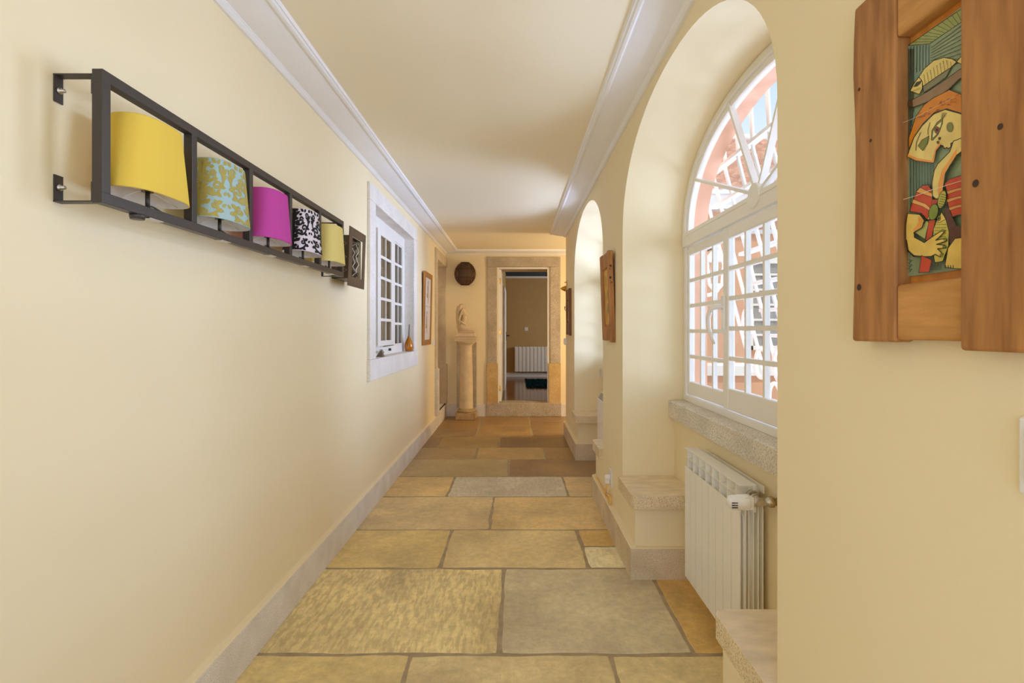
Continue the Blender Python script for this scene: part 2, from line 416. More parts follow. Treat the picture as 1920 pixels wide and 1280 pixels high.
    for f in (b.face([(-1.12, YB, -.002), (1.02, YB, -.002), (1.02, YEND, -.002), (-1.12, YEND, -.002)]),
              b.face([(-1.12, YEND, -.002), (2.0, YEND, -.002), (2.0, YE + .02, -.002), (-1.12, YE + .02, -.002)])):
        for lp in f.loops: lp[lay] = (1, 1, 1, 0)
    struct(b, 'floor', label='worn sandstone slab floor with grey mortar joints', cat='floor', recalc=False)
make_floor()

# ------------------------------------------------------------------ left wall, ceiling, end wall
WY0, WY1, WZ0, WZ1 = 4.0, 5.515, 1.096, 2.255      # left window opening
DY0, DZ0, DZ1 = 7.2, 0.205, 2.27                   # left doorway, up to the end wall
def wall_rects(b, mk, u0, u1, v0, v1, holes):
    us = sorted({u0, u1, *[h[i] for h in holes for i in (0, 1)]}); vs = sorted({v0, v1, *[h[i] for h in holes for i in (2, 3)]})
    for a, c in zip(us, us[1:]):
        for d, e in zip(vs, vs[1:]):
            mu, mv = (a + c) / 2, (d + e) / 2
            if any(h[0] < mu < h[1] and h[2] < mv < h[3] for h in holes): continue
            b.face([mk(a, d), mk(c, d), mk(c, e), mk(a, e)])
b = MB(); wall_rects(b, lambda y, z: (XL, y, z), YB, YE, 0, ZC + .02, [(WY0, WY1, WZ0, WZ1), (DY0, YE, DZ0, DZ1)])
wall_rects(b, lambda y, z: (XL - .30, y, z), YB, YE + .1, -.1, ZC + .1, [(WY0, WY1, WZ0, WZ1)])
struct(b, 'wall_left', M['paint'], 'long cream yellow plaster wall with small paned window', 'wall', weld=True)
b = MB()
b.face([(XL - .1, YB, ZC), (XO, YB, ZC), (XO, YEND, ZC), (XL - .1, YEND, ZC)]); b.face([(XL - .1, YEND, ZC), (2.0, YEND, ZC), (2.0, YE + .1, ZC), (XL - .1, YE + .1, ZC)])
b.box(XL - .4, XO + .1, YB, YE + .2, ZC + .15, ZC + .3); b.box(XO + .1, 2.1, YEND - .1, YE + .2, ZC + .15, ZC + .3)  # unseen roof slabs above the ceiling, added to block the sun
struct(b, 'ceiling', M['ceil'], 'smooth cream painted corridor ceiling', 'ceiling')

# end wall with the doorway; thick masonry reveal behind it
EX0, EX1, EZ0, EZ1 = -.262, .52, .20, 2.275
b = MB(); wall_rects(b, lambda x, z: (x, YE, z), XL - .3, 2.0, 0, ZC + .02, [(EX0, EX1, 0, EZ1)])
b.face([(2.0, YEND, 0), (2.0, YE, 0), (2.0, YE, ZC), (2.0, YEND, ZC)])
struct(b, 'wall_end', M['paint'], 'deep yellow end wall around the stone doorway', 'wall')

# ------------------------------------------------------------------ right wall with arches, niches and seat blocks
SEAT_T, SEAT_B = .451, .378
def seat_far(c): return c + A - .33, c + A          # block front, reveal
def seat_near(c): return c - A, c - A + .338
b = MB()
segs = []
e0, e1 = ARCH[2] - A, ARCH[2] + A
for y0, y1 in ((YB, e0), (e1, ARCH[0] - A), (ARCH[0] + A, ARCH[1] - A), (ARCH[1] + A, YEND)):
    b.face([(XR, y0, 0), (XR, y1, 0), (XR, y1, ZC), (XR, y0, ZC)])
for c in ARCH:
    P = arch_pts(c)
    for (ya, za), (yb, zb) in zip(P, P[1:]):
        b.face([(XR, ya, za), (XR, yb, zb), (XR, yb, ZC), (XR, ya, ZC)])
    rail = [(c + A, 0)] + P + [(c - A, 0)]
    rows = [[b.bm.verts.new((x, y, z)) for y, z in rail] for x in (XR, XW + .03)]
    for i in range(len(rail) - 1):
        b.fv([rows[0][i], rows[1][i], rows[1][i + 1], rows[0][i + 1]], 1 <= i < len(rail) - 2)
    b.face([(XN, c - A, 0), (XN, c + A, 0), (XN, c + A, .81), (XN, c - A, .81)])
    for y0, y1 in (seat_far(c), seat_near(c)):
        b.box(XR, XN, y0, y1, 0, SEAT_B + .005)
b.box(XR, XO, YEND, YEND + .001, 0, ZC)
struct(b, 'wall_right', M['paint'], 'yellow plaster arcade wall with two deep arched window niches', 'wall')
# outer skin of the same wall: peach render with the outer arches
b = MB()
AO, BO = .875, .505
ys = [YB] + [v for c in sorted(ARCH) for v in (c - AO, c + AO)] + [YEND + .001]
for y0, y1 in zip(ys[0::2], ys[1::2]):
    b.face([(XO, y0, -.3), (XO, y1, -.3), (XO, y1, 3.0), (XO, y0, 3.0)])
for c in ARCH:
    P = arch_pts(c, AO, ZS, BO)
    for (ya, za), (yb, zb) in zip(P, P[1:]):
        b.face([(XO, ya, za), (XO, yb, zb), (XO, yb, 3.0), (XO, ya, 3.0)])
    b.face([(XO, c - AO, -.3), (XO, c + AO, -.3), (XO, c + AO, .90), (XO, c - AO, .90)])
    rail = [(c + AO, .90)] + P + [(c - AO, .90)]
    rows = [[b.bm.verts.new((x, y, z)) for y, z in rail] for x in (XW + .03, XO)]
    for i in range(len(rail)):
        k = (i + 1) % len(rail)
        b.fv([rows[0][i], rows[1][i], rows[1][k], rows[0][k]], 1 <= i < len(rail) - 2)
    big = [(c + A + .05, .80)] + arch_pts(c, A + .05, ZS, RISE + .05) + [(c - A - .05, .80)]
    for i in range(len(rail) - 1):                       # ring closing the wall between inner and outer arch
        b.face([(XW + .03, *rail[i]), (XW + .03, *rail[i + 1]), (XW + .03, *big[i + 1]), (XW + .03, *big[i])])
    b.face([(XW + .03, c - A - .05, .80), (XW + .03, c + A + .05, .80), (XW + .03, c + AO, .90), (XW + .03, c - AO, .90)])
b.box(XO - .02, XO + .35, YB, YEND, 3.0, 3.1); b.box(XO, 2.12, YEND - .12, YEND - .02, -.3, 3.0); b.box(2.03, 2.12, YEND - .02, YE + .8, -.3, 3.0)
struct(b, 'wall_outside', M['peach'], 'peach rendered outer face of the arcade wall', 'wall')

# stone seat slabs of the window niches
def seat(c, far, label):
    y0, y1 = seat_far(c) if far else seat_near(c)
    if far: y0 -= .05
    else: y1 += .014
    b = MB(); b.mat(M['seat_stone'])
    r = .03
    x0 = BR
    if far: prof = [(x0, y1), (x0, y0 + r), (x0 + r * .3, y0 + r * .3), (x0 + r, y0), (XN - .001, y0), (XN - .001, y1)]
    else: prof = [(x0, y0), (x0, y1 - r), (x0 + r * .3, y1 - r * .3), (x0 + r, y1), (XN - .001, y1), (XN - .001, y0)]
    b.prism(prof, SEAT_B, SEAT_T - .002, 'XY')
    b.mat(M['marble'])
    b.prism(prof, SEAT_T - .002, SEAT_T, 'XY')
    o = b.build('stone_ledge'); tag(o, label, 'stone ledge', 'stone window seats'); bevel(o, .004)
seat(ARCH[0], True, 'pale stone seat slab behind the white radiator in the near arch')
seat(ARCH[0], False, 'large stone seat slab in front of the white radiator, nearest of the ledges')
seat(ARCH[1], True, 'small stone seat slab at the far end of the second arch, past the heater')
seat(ARCH[1], False, 'stone seat slab poking out beyond the wall socket, in front of the heater')

# ------------------------------------------------------------------ baseboards
b = MB(); b.mat(M['base']); b.box(XL - .01, BL, YB, DY0 - .14, 0, .165); b.box(XL - .01, BL - .004, DY0 - .135, YE, 0, .20)
b.mat(M['paint']); b.prism([(XL - .005, .165), (BL + .001, .165), (BL - .003, .171), (XL - .005, .177)], YB, DY0 - .14)
o = struct(b, 'baseboard_left', label='speckled grey stone baseboard along the left wall', cat='baseboard'); bevel(o, .004)
b = MB()
for y0, y1 in ((YB, ARCH[2] - A + .36), (seat_far(ARCH[2])[0] - .02, seat_near(ARCH[0])[1] + .02), (seat_far(ARCH[0])[0] - .022, seat_near(ARCH[1])[1] + .022), (seat_far(ARCH[1])[0] - .022, YEND + .02)):
    b.mat(M['granite_dark'])
    b.box(BR, XR, y0, y1, 0, .163)
    if y0 > -1.5: b.box(XR, XN, y0, y0 + .03, 0, .163)
    if y1 < YEND: b.box(XR, XN, y1 - .03, y1, 0, .163)
    else: b.box(XR, XO, y1 - .03, y1, 0, .163)
    b.mat(M['paint'])
    b.prism([(XR + .003, .163), (BR, .163), (BR + .004, .169), (XR + .003, .177)], y0, y1)
    b.box(XR, XN, y0, y0 + .026, .163, .170); b.box(XR, XN, y1 - .026, y1, .163, .170)
o = struct(b, 'baseboard_right', label='grey granite baseboard around the arcade piers', cat='baseboard')
b = MB(); b.mat(M['granite_white']); b.box(XL, -.435, YE - .02, YE + .01, 0, .185); b.box(.70, 2.0, YE - .02, YE + .01, 0, .185)
struct(b, 'baseboard_end', label='pale stone baseboard beside the end doorway', cat='baseboard')

# ------------------------------------------------------------------ crown mouldings
def crown_profile(sgn, x0, p=.205, z0=2.472):
    """flat wide cove; x0 the wall, sgn the way into the room"""
    q = [(0, z0 + .06), (0, z0), (.012, z0 - .001), (.022, z0 + .004), (.030, z0 + .010), (.0335, z0 + .0105), (.0335, z0 + .014)]
    for i in range(9):
        t = i / 8
        q.append((.036 + (p - .075) * t, z0 + .014 + .020 * (t ** 1.9)))
    q += [(p - .038, z0 + .030), (p - .030, z0 + .028), (p - .020, z0 + .030), (p - .014, z0 + .036), (p - .008, z0 + .036), (p, ZC + .004), (p, ZC + .03)]
    return [(x0 + sgn * a, z) for a, z in q]
b = MB(); b.prism(crown_profile(1, XL), YB, YE - .02, 'XZ', smooth=False); struct(b, 'trim_1', M['white'], 'wide white plaster cornice over the left wall', 'cornice')
b = MB(); b.prism(crown_profile(-1, XR), YB, YEND, 'XZ'); struct(b, 'trim_2', M['white'], 'wide white plaster cornice over the arches', 'cornice')
b = MB()
q = [(YE, 2.46), (YE - .012, 2.46), (YE - .03, 2.467), (YE - .034, 2.473), (YE - .10, 2.487), (YE - .14, 2.492), (YE - .15, 2.490), (YE - .175, 2.500), (YE - .19, 2.525), (YE, 2.54)]
b.prism(q, XL, 2.0, 'YZ'); struct(b, 'trim_3', M['white'], 'white plaster cornice over the end doorway', 'cornice')

# ------------------------------------------------------------------ arched windows of the right wall
def plate(b, outer, inner, x0, x1):
    """flat ring between two open rails of equal length, thickness x0..x1"""
    n = len(outer)
    V = [[[b.bm.verts.new((x, y, z)) for y, z in r] for r in (outer, inner)] for x in (x0, x1)]
    for i in range(n - 1):
        k = i + 1
        b.fv([V[0][0][i], V[0][0][k], V[0][1][k], V[0][1][i]]); b.fv([V[1][0][i], V[1][1][i], V[1][1][k], V[1][0][k]])
        b.fv([V[0][1][i], V[0][1][k], V[1][1][k], V[1][1][i]], True); b.fv([V[0][0][i], V[1][0][i], V[1][0][k], V[0][0][k]], True)
    for i in (0, n - 1): b.fv([V[0][0][i], V[0][1][i], V[1][1][i], V[1][0][i]])
def arched_window(c):
    w = thing('window_1', (XW, c, .9), 'tall white arched window with fanlight and small panes, behind the radiator', 'window', kind='structure')
    ZT0, ZT1 = 1.795, 1.875                              # transom
    b = MB()
    plate(b, arch_pts(c, A - .002), arch_pts(c, A - .035, ZS, RISE - .035), XW - .018, XW + .03)
    plate(b, arch_pts(c, A - .03), arch_pts(c, A - .062, ZS, RISE - .062), XW - .005, XW + .03)
    for y0, y1 in ((c - A + .002, c - A + .045), (c + A - .045, c + A - .002)): b.box(XW - .012, XW + .03, y0, y1, .90, ZT0)
    b.box(XW - .014, XW + .03, c - A + .01, c + A - .01, .90, .935)
    bevel(b.build('window_frame', M['pvc'], w), .003)
    b = MB(); b.box(XW - .022, XW + .03, c - A + .012, c + A - .012, ZT0, ZT1 + .0); b.box(XW - .026, XW + .03, c - A + .03, c + A - .03, ZT0 + .055, ZT1 - .008)
    b.lathe([(.052, -.030), (.052, .02)], (XW, c - .03, ZT1 - .012), 'X', 24)
    bevel(b.build('transom', M['pvc'], w), .004)
    for ang in (32, 71, 109, 148):
        d = Vector((0, math.cos(math.radians(ang)) * (A - .03) , math.sin(math.radians(ang)) * (RISE - .03)))
        d = d * 1.0
        n = d.normalized(); s = n.cross(Vector((1, 0, 0)))
        b = MB(); hub = Vector((XW, c - .03, ZT1 - .008)); V = []
        for x in (XW - .016, XW + .012):
            for q, t in ((hub + n * .03, -1), (hub + n * .03, 1), (hub + d, 1), (hub + d, -1)):
                p = q + s * (.0075 * t); V.append(b.bm.verts.new((x, p.y, p.z)))
        for q in ((0, 1, 2, 3), (7, 6, 5, 4), (0, 4, 5, 1), (1, 5, 6, 2), (2, 6, 7, 3), (3, 7, 4, 0)): b.fv([V[i] for i in q])
        b.build('fan_bar', M['pvc'], w)
    b = MB(); P = arch_pts(c, A - .04, ZS, RISE - .04)
    b.face([(XW + .012, y, z) for y, z in P]); b.build('fan_glass', M['glass'], w)
    z0, z1 = .94, ZT0 - .004
    def sash(y0, y1, xf, st, cols, lab, bot=.075, top=.05):
        s_ = MB()
        for a, d in ((y0, y0 + st), (y1 - st, y1)): s_.box(xf, xf + .034, a, d, z0, z1)
        s_.box(xf, xf + .034, y0 + st, y1 - st, z0, z0 + bot); s_.box(xf, xf + .034, y0 + st, y1 - st, z1 - top, z1)
        o = bevel(s_.build('sash', M['pvc'], w), .006)
        if lab: o['label'] = lab
        g0, g1, h0, h1 = y0 + st, y1 - st, z0 + bot, z1 - top
        m_ = MB()
        for i in range(1, cols): yy = g0 + (g1 - g0) * i / cols; m_.box(xf + .006, xf + .028, yy - .009, yy + .009, h0, h1)
        for i in range(1, 5): zz = h0 + (h1 - h0) * i / 5; m_.box(xf + .005, xf + .029, g0, g1, zz - .010, zz + .010)
        m_.build('glazing_bar', M['pvc'], o)
        g_ = MB(); g_.box(xf + .015, xf + .019, g0 - .003, g1 + .003, h0 - .003, h1 + .003); g_.build('pane', M['glass'], o)
    # three leaves: narrow fixed ones either side of the wide middle leaf
    yb, ya = c + .32, c - .32
    sash(yb - .02, c + A - .045, XW - .002, .028, 3, 'narrow fixed leaf')
    sash(c - A + .045, ya + .02, XW - .002, .028, 3, 'narrow fixed leaf')
    sash(ya, yb, XW - .016, .062, 3, 'wide middle leaf with a handle', bot=.10, top=.055)
    h = MB(); yh = yb - .022; zh = 1.40; xf = XW - .016
    h.box(xf - .012, xf + .001, yh - .017, yh + .017, zh - .085, zh + .075, bev=.005)
    h.tube([(xf - .008, yh, zh + .02), (xf - .035, yh + .004, zh + .022), (xf - .055, yh + .03, zh + .012), (xf - .062, yh + .045, zh - .03), (xf - .058, yh + .047, zh - .08), (xf - .046, yh + .038, zh - .125), (xf - .036, yh + .03, zh - .155)],
           [.012, .012, .012, .011, .010, .008, .005], 12)
    h.build('window_handle', M['pvc'], w)
    b = MB(); b.mat(M['granite']); b.prism([(.906, .802), (XW + .03, .802), (XW + .03, .902), (.99, .900), (.912, .899), (.906, .893)], c - A + .001, c + A - .001)
    b.build('window_sill', None, w)
    return w
w1 = arched_window(ARCH[0])
w2 = copy_tree(w1); w2.location.y = ARCH[1]; w2.name = 'window_2'
w2['label'] = 'white arched window of the second arch, hidden behind the wall pier'

# ------------------------------------------------------------------ left window in its stone surround
w = thing('window_3', (XL, 4.76, .94), 'white sliding window with small panes in a pale stone surround', 'window', kind='structure')
XS = -1.043
b = MB(); b.box(XL - .29, XS, 3.84, 5.68, WZ1, 2.385); bevel(b.build('stone_lintel', M['granite_white'], w), .006)
b = MB(); b.box(XL - .29, XS + .006, 3.83, 5.69, .942, WZ0); bevel(b.build('stone_sill', M['granite_white'], w), .006)
for y0, y1 in ((3.84, WY0), (WY1, 5.68)):
    b = MB(); b.box(XL - .29, XS, y0, y1, WZ0, WZ1); bevel(b.build('stone_jamb', M['granite_white'], w), .006)
xf = -1.145
FB, FT = WZ0 + .07, 2.16
b = MB()
for y0, y1 in ((WY0, WY0 + .06), (WY1 - .06, WY1)): b.box(xf - .04, xf, y0, y1, FB, FT)
b.box(xf - .04, xf, WY0, WY1, FT, WZ1); b.box(xf - .04, xf, WY0, WY1, WZ0, FB)
for yy in (4.60, 5.06): b.box(xf - .04, xf, yy - .025, yy + .025, FB, FT)
bevel(b.build('window_frame', M['pvc'], w), .003)
def paned(y0, y1, x, st, cols, h0, h1, tb, bb):
    b = MB()
    for a, d in ((y0, y0 + st), (y1 - st, y1)): b.box(x - .03, x, a, d, h0, h1)
    b.box(x - .03, x, y0 + st, y1 - st, h1 - tb, h1); b.box(x - .03, x, y0 + st, y1 - st, h0, h0 + bb)
    s_ = bevel(b.build('sash', M['pvc'], w), .004)
    b = MB(); g0, g1, k0, k1 = y0 + st, y1 - st, h0 + bb, h1 - tb
    for i in range(1, cols): yy = g0 + (g1 - g0) * i / cols; b.box(x - .026, x - .004, yy - .009, yy + .009, k0, k1)
    for i in range(1, 5): zz = k0 + (k1 - k0) * i / 5; b.box(x - .026, x - .003, g0, g1, zz - .012, zz + .012)
    b.build('glazing_bar', M['pvc'], s_)
    b = MB(); b.box(x - .017, x - .013, g0 - .002, g1 + .002, k0 - .002, k1 + .002); b.build('pane', M['darkglass'], s_)
paned(4.06, 4.575, xf - .006, .02, 2, FB, FT, .02, .02)
paned(5.085, 5.455, xf - .006, .016, 2, FB, FT, .016, .016)
paned(4.345, 4.92, xf + .028, .10, 2, FB + .012, FT - .012, .045, .045)
for yy in (4.52, 4.83):
    b = MB(); b.lathe([(.012, 0), (.012, .018), (.008, .022)], (xf, yy, WZ0 + .04), 'X', 12); b.build('knob', M['black'], w)
# folds of cloth hanging in the room behind
b = MB(); top = []; n = 90
V = [[b.bm.verts.new((xf - .09 + .022 * math.sin(i * .95) + .008 * math.sin(i * 2.3), 3.98 + 1.56 * i / n, z)) for i in range(n + 1)] for z in (1.02, 2.25)]
for i in range(n): b.fv([V[0][i], V[0][i + 1], V[1][i + 1], V[1][i]], True)
o = b.build('curtain', fabric('brown_curtain', srgb(200, 184, 156), .3)); tag(o, 'brownish grey curtain hanging behind the small paned window', 'curtain')
o.modifiers.new('thick', 'SOLIDIFY').thickness = .002
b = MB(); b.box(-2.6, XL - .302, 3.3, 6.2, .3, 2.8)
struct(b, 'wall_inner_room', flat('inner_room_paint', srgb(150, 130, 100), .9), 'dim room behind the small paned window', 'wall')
# latch lying on the sill
t = thing('window_stay', (-1.09, 4.33, WZ0), 'pewter triangular window stay on the stone sill beside the sliding sash', 'window stay')
b = MB(); z = WZ0 + .001
V = [b.bm.verts.new(p) for p in ((-1.115, 4.27, z), (-1.06, 4.27, z), (-1.06, 4.34, z), (-1.115, 4.34, z), (-1.09, 4.30, z + .058), (-1.08, 4.31, z + .058))]
for q in ((0, 3, 2, 1), (0, 1, 5, 4), (1, 2, 5), (2, 3, 4, 5), (3, 0, 4)): b.fv([V[i] for i in q])
b.build('stand', flat('pewter', srgb(128, 120, 108), .4, .7), t)
b = MB(); b.tube([(-1.085, 4.305, z + .05), (-1.10, 4.37, z + .046), (-1.105, 4.44, z + .034), (-1.105, 4.47, z + .03)], [.008, .009, .011, .009], 10)
b.build('lever', M['screw'], t)
# amber bottle
t = thing('vase', (-1.085, 5.44, WZ0), 'amber glass teardrop vase with a thin stick on the window sill', 'vase')
b = MB(); b.lathe([(.024, 0), (.036, .006), (.043, .03), (.044, .055), (.038, .085), (.026, .115), (.015, .138), (.010, .152), (.011, .156)], (-1.085, 5.44, WZ0 + .001), 'Z', 28)
m, n_, p = newmat('amber_glass'); setp(p, .08); p.inputs['Base Color'].default_value = srgb(226, 140, 20)
p.inputs['Transmission Weight'].default_value = .45; p.inputs['Coat Weight'].default_value = .4
b.build('bottle', m, t)
b = MB(); b.tube([(-1.085, 5.44, WZ0 + .15), (-1.084, 5.445, WZ0 + .22), (-1.082, 5.45, WZ0 + .275)], [.005, .0045, .004], 8); b.build('stick', M['rust'], t)

# ------------------------------------------------------------------ doorway in the left wall, beside the end wall
b = MB(); b.mat(M['granite_dark'])
d3 = thing('door_3', (XL, 7.7, 0), 'stone framed side doorway at the far end of the left wall', 'doorway', kind='structure')
b.box(XL - .30, XS, 7.06, YE, DZ1, 2.41); bevel(b.build('stone_lintel', M['granite_dark'], d3), .005)
b = MB(); b.box(XL - .30, XS, 7.06, DY0, .80, DZ1); bevel(b.build('stone_jamb', M['granite_dark'], d3), .004)
b = MB(); b.box(XL - .30, XS + .02, 7.06, DY0 + .02, .17, .80); bevel(b.build('stone_plinth', M['granite'], d3), .012)
b = MB(); b.box(XL - .30, XL + .004, YE - .02, YE + .05, .80, DZ1); b.build('stone_jamb', M['granite_dark'], d3)
b = MB(); b.box(XL - .30, XL + .03, YE - .045, YE + .04, .20, .80); bevel(b.build('stone_plinth', M['granite_dark'], d3), .006)
b = MB(); b.box(XL - .30, XS - .004, DY0 + .01, YE, 0.0, .20); b.build('stone_step', M['granite_white'], d3)
b = MB(); b.box(XL - .28, XL - .24, DY0, YE, .2, DZ1); b.build('door_leaf', M['leaf'], d3)

# ------------------------------------------------------------------ end doorway
d1 = thing('door_1', (.13, YE, 0), 'open doorway in a weathered granite frame at the corridor end', 'doorway', kind='structure')
yf = YE - .022
b = MB(); b.box(-.428, .692, yf - .004, YE + .02, EZ1, 2.425); bevel(b.build('stone_lintel', M['granite_end'], d1), .008)
for x0, x1 in ((-.422, -.278), (.534, .69)):
    b = MB(); b.box(x0, x1, yf, YE + .30, .806, EZ1); bevel(b.build('stone_jamb', M['granite_end'], d1), .006)
for x0, x1 in ((-.434, -.262), (.51, .694)):
    b = MB(); b.box(x0, x1, yf - .01, YE + .30, .195, .806); bevel(b.build('stone_plinth', M['granite_tan'], d1), .006)
b = MB(); b.box(-.44, .70, yf - .014, YE + .32, 0, .203); bevel(b.build('threshold', M['granite_end'], d1), .006)
b = MB()
b.box(-.278, -.243, YE + .005, YE + .07, .2, EZ1); b.box(.492, .534, YE + .005, YE + .07, .2, EZ1); b.box(-.243, .492, YE + .005, YE + .07, EZ1 - .028, EZ1)
bevel(b.build('door_frame', M['leaf'], d1), .006)
dl = MB(); y0, y1 = YE + .075, YE + .83
dl.box(-.246, -.212, y0, y1, .215, EZ1 - .03)
for z0, z1 in ((.32, 1.0), (1.12, 2.1)):
    dl.box(-.212, -.206, y0 + .10, y0 + .12, z0, z1); dl.box(-.212, -.206, y1 - .12, y1 - .10, z0, z1)
    dl.box(-.212, -.206, y0 + .10, y1 - .10, z0, z0 + .02); dl.box(-.212, -.206, y0 + .10, y1 - .10, z1 - .02, z1)
lf = bevel(dl.build('door_leaf', M['leaf'], d1), .003)
for z in (.42, 1.28, 2.07):
    b = MB(); b.tube([(-.246, y0 - .006, z - .045), (-.246, y0 - .006, z + .045)], .008, 10); b.box(-.244, -.222, y0 - .003, y0 + .001, z - .04, z + .04); b.build('hinge', M['brass'], lf)
# room beyond
FZ, Y2 = .205, 12.7
darkp = flat('far_room_paint', srgb(196, 164, 112), .8, spec=.2, var=.02)
b = MB(); b.box(EX0 - .17, EX0 - .05, YE + .30, YE + .9, FZ, 2.6); b.box(.70, .82, YE + .3, YE + .9, FZ, 2.6); b.box(EX0 - .1, .8, YE + .02, YE + .9, EZ1 + .025, EZ1 + .2)
struct(b, 'wall_reveal', darkp, 'thick wall passage behind the granite doorway', 'wall')
b = MB(); b.face([(-.22, YE + .9, FZ - .1), (-.22, Y2, FZ - .1), (-.22, Y2, 2.75), (-.22, YE + .9, 2.75)]); b.face([(-.22, Y2, FZ - .1), (3.2, Y2, FZ - .1), (3.2, Y2, 2.75), (-.22, Y2, 2.75)])
b.face([(3.2, YE + .9, FZ), (3.2, Y2, FZ), (3.2, Y2, 2.75), (3.2, YE + .9, 2.75)]); b.face([(.8, YE + .9, FZ), (3.2, YE + .9, FZ), (3.2, YE + .9, 2.75), (.8, YE + .9, 2.75)])
struct(b, 'wall_far_room', darkp, 'shadowed tan wall of the room past the doorway', 'wall')
b = MB(); b.face([(-.3, YE + .29, FZ), (3.2, YE + .29, FZ), (3.2, Y2, FZ), (-.3, Y2, FZ)])
struct(b, 'floor_far_room', wood('polished_floorboards', srgb(104, 68, 38), srgb(142, 98, 60), 'Y', 3, .16), 'polished brown wooden floor past the doorway', 'floor')
b = MB(); b.face([(-.3, YE + .2, 2.62), (3.2, YE + .2, 2.62), (3.2, Y2, 2.62), (-.3, Y2, 2.62)])
for k in range(8): b.box(-.22, 3.2, YE + 1.2 + k * .45, YE + 1.3 + k * .45, 2.585, 2.62)
struct(b, 'ceiling_far_room', flat('shaded_ceiling', srgb(62, 74, 86), .6), 'boarded ceiling past the doorway, shade painted in as slate blue', 'ceiling')  # slate blue puts the shade on this ceiling into its colour
b = MB(); b.prism([(Y2, 2.55), (Y2 - .03, 2.55), (Y2 - .05, 2.585), (Y2 - .07, 2.615), (Y2, 2.615)], -.22, 3.2, 'YZ'); struct(b, 'trim_4', M['white'], 'pale cornice in the room past the doorway', 'cornice')
b = MB(); b.box(-.22, 3.2, Y2 - .02, Y2, FZ, FZ + .10); struct(b, 'baseboard_far_room', M['white'], 'white skirting in the room past the doorway', 'baseboard')
d2 = thing('door_2', (-.2, 10.4, FZ), 'white door on the side wall of the room past the doorway', 'door', kind='structure')
b = MB(); b.box(-.218, -.188, 9.75, 11.3, FZ, 2.12); bevel(b.build('door_leaf', M['white'], d2), .004)
b = MB(); b.tube([(-.188, 11.1, 1.20), (-.13, 11.1, 1.20), (-.125, 11.02, 1.20)], .012, 8); b.box(-.19, -.18, 11.07, 11.13, 1.1, 1.28); b.build('door_handle', M['black'], d2)

def radiator_plain(name, x0, n, pitch, y, z0, z1, label):
    t = thing(name, (x0 + n * pitch / 2, y, z0), label, 'radiator')
    for k in range(n):
        b = MB(); x = x0 + k * pitch
        b.prism([(x + .003, y), (x + .006, y - .012), (x + pitch * .5, y - .018), (x + pitch - .006, y - .012), (x + pitch - .003, y), (x + pitch - .01, y + .07), (x + .01, y + .07)], z0, z1 - .03, 'XY', smooth=False)
        b.prism([(x + .012, y + .002), (x + pitch - .012, y + .002), (x + pitch - .012, y + .07), (x + .012, y + .07)], z1 - .03, z1, 'XY')
        b.box(x + .002, x + pitch - .002, y + .015, y + .06, z1 - .028, z1 - .01)
        bevel(b.build('section', M['rad'], t), .004)
    b = MB(); b.tube([(x0 - .035, y + .04, z1 - .02), (x0 + n * pitch + .03, y + .04, z1 - .02)], .013, 8); b.tube([(x0 - .01, y + .04, z0 + .03), (x0 + n * pitch + .03, y + .04, z0 + .03)], .013, 8)
    b.build('pipe', M['rad'], t)
    return t
radiator_plain('radiator', -.015, 11, .0885, 12.58, .335, .925, 'white sectioned radiator on the wall of the room past the doorway')
# rug
b = MB(); n = 60
def rug():
    for i in range(5200):
        x = R.uniform(.22, 1.5); y = R.uniform(10.15, 11.9)
        a = R.uniform(0, 2 * PI); l = R.uniform(.02, .045); h = R.uniform(.02, .045)
        p = Vector((x, y, FZ + .004)); q = p + Vector((math.cos(a) * l, math.sin(a) * l, h)); s = Vector((-math.sin(a), math.cos(a), 0)) * .009
        b.fv([b.bm.verts.new(p - s), b.bm.verts.new(p + s), b.bm.verts.new(q)])
    b.box(.24, 1.48, 10.17, 11.88, FZ + .001, FZ + .012)
rug()
o = b.build('rug', flat('dark_teal_wool', srgb(22, 46, 50), .95, spec=.05), recalc=False); tag(o, 'dark teal shaggy rug on the wooden floor past the doorway', 'rug')
lamp('far_room_fill', 'AREA', 26, (3.0, 10.6, 1.7), (0, PI / 2, 0), (1, .97, .92), 1.2, 1.6)  # added fill lamp for the far room, no window is built there

def switch(name, box, label, cat='light switch', rocker=None, group=None):
    t = thing(name, ((box[0] + box[1]) / 2, (box[2] + box[3]) / 2, box[4]), label, cat, group)
    b = MB(); b.box(*box); bevel(b.build('plate', M['plastic'], t), .004, 3)
    if rocker: b = MB(); b.box(*rocker); bevel(b.build('rocker', M['plastic'], t), .003)
    return t
switch('light_switch', (.22, .305, Y2 - .012, Y2, 1.30, 1.385), 'grey light switch on the shadowed wall above the far room radiator', rocker=(.235, .29, Y2 - .018, Y2 - .010, 1.315, 1.37))
switch('light_switch', (XL, XL + .014, 6.86, 6.945, 1.115, 1.20), 'white light switch between the framed picture and the side doorway', rocker=(XL + .012, XL + .022, 6.875, 6.93, 1.125, 1.19))
switch('light_switch', (XR - .026, XR, 6.575, 6.66, 1.13, 1.21), 'small pale switch under the dark wooden panel at the end of the arcade wall', rocker=(XR - .033, XR - .024, 6.59, 6.645, 1.14, 1.20))
switch('light_switch', (XR - .010, XR, .575, .664, 1.108, 1.203), 'white switch plate under the large wooden panel, cut by the frame edge', rocker=(XR - .016, XR - .008, .588, .650, 1.122, 1.188))

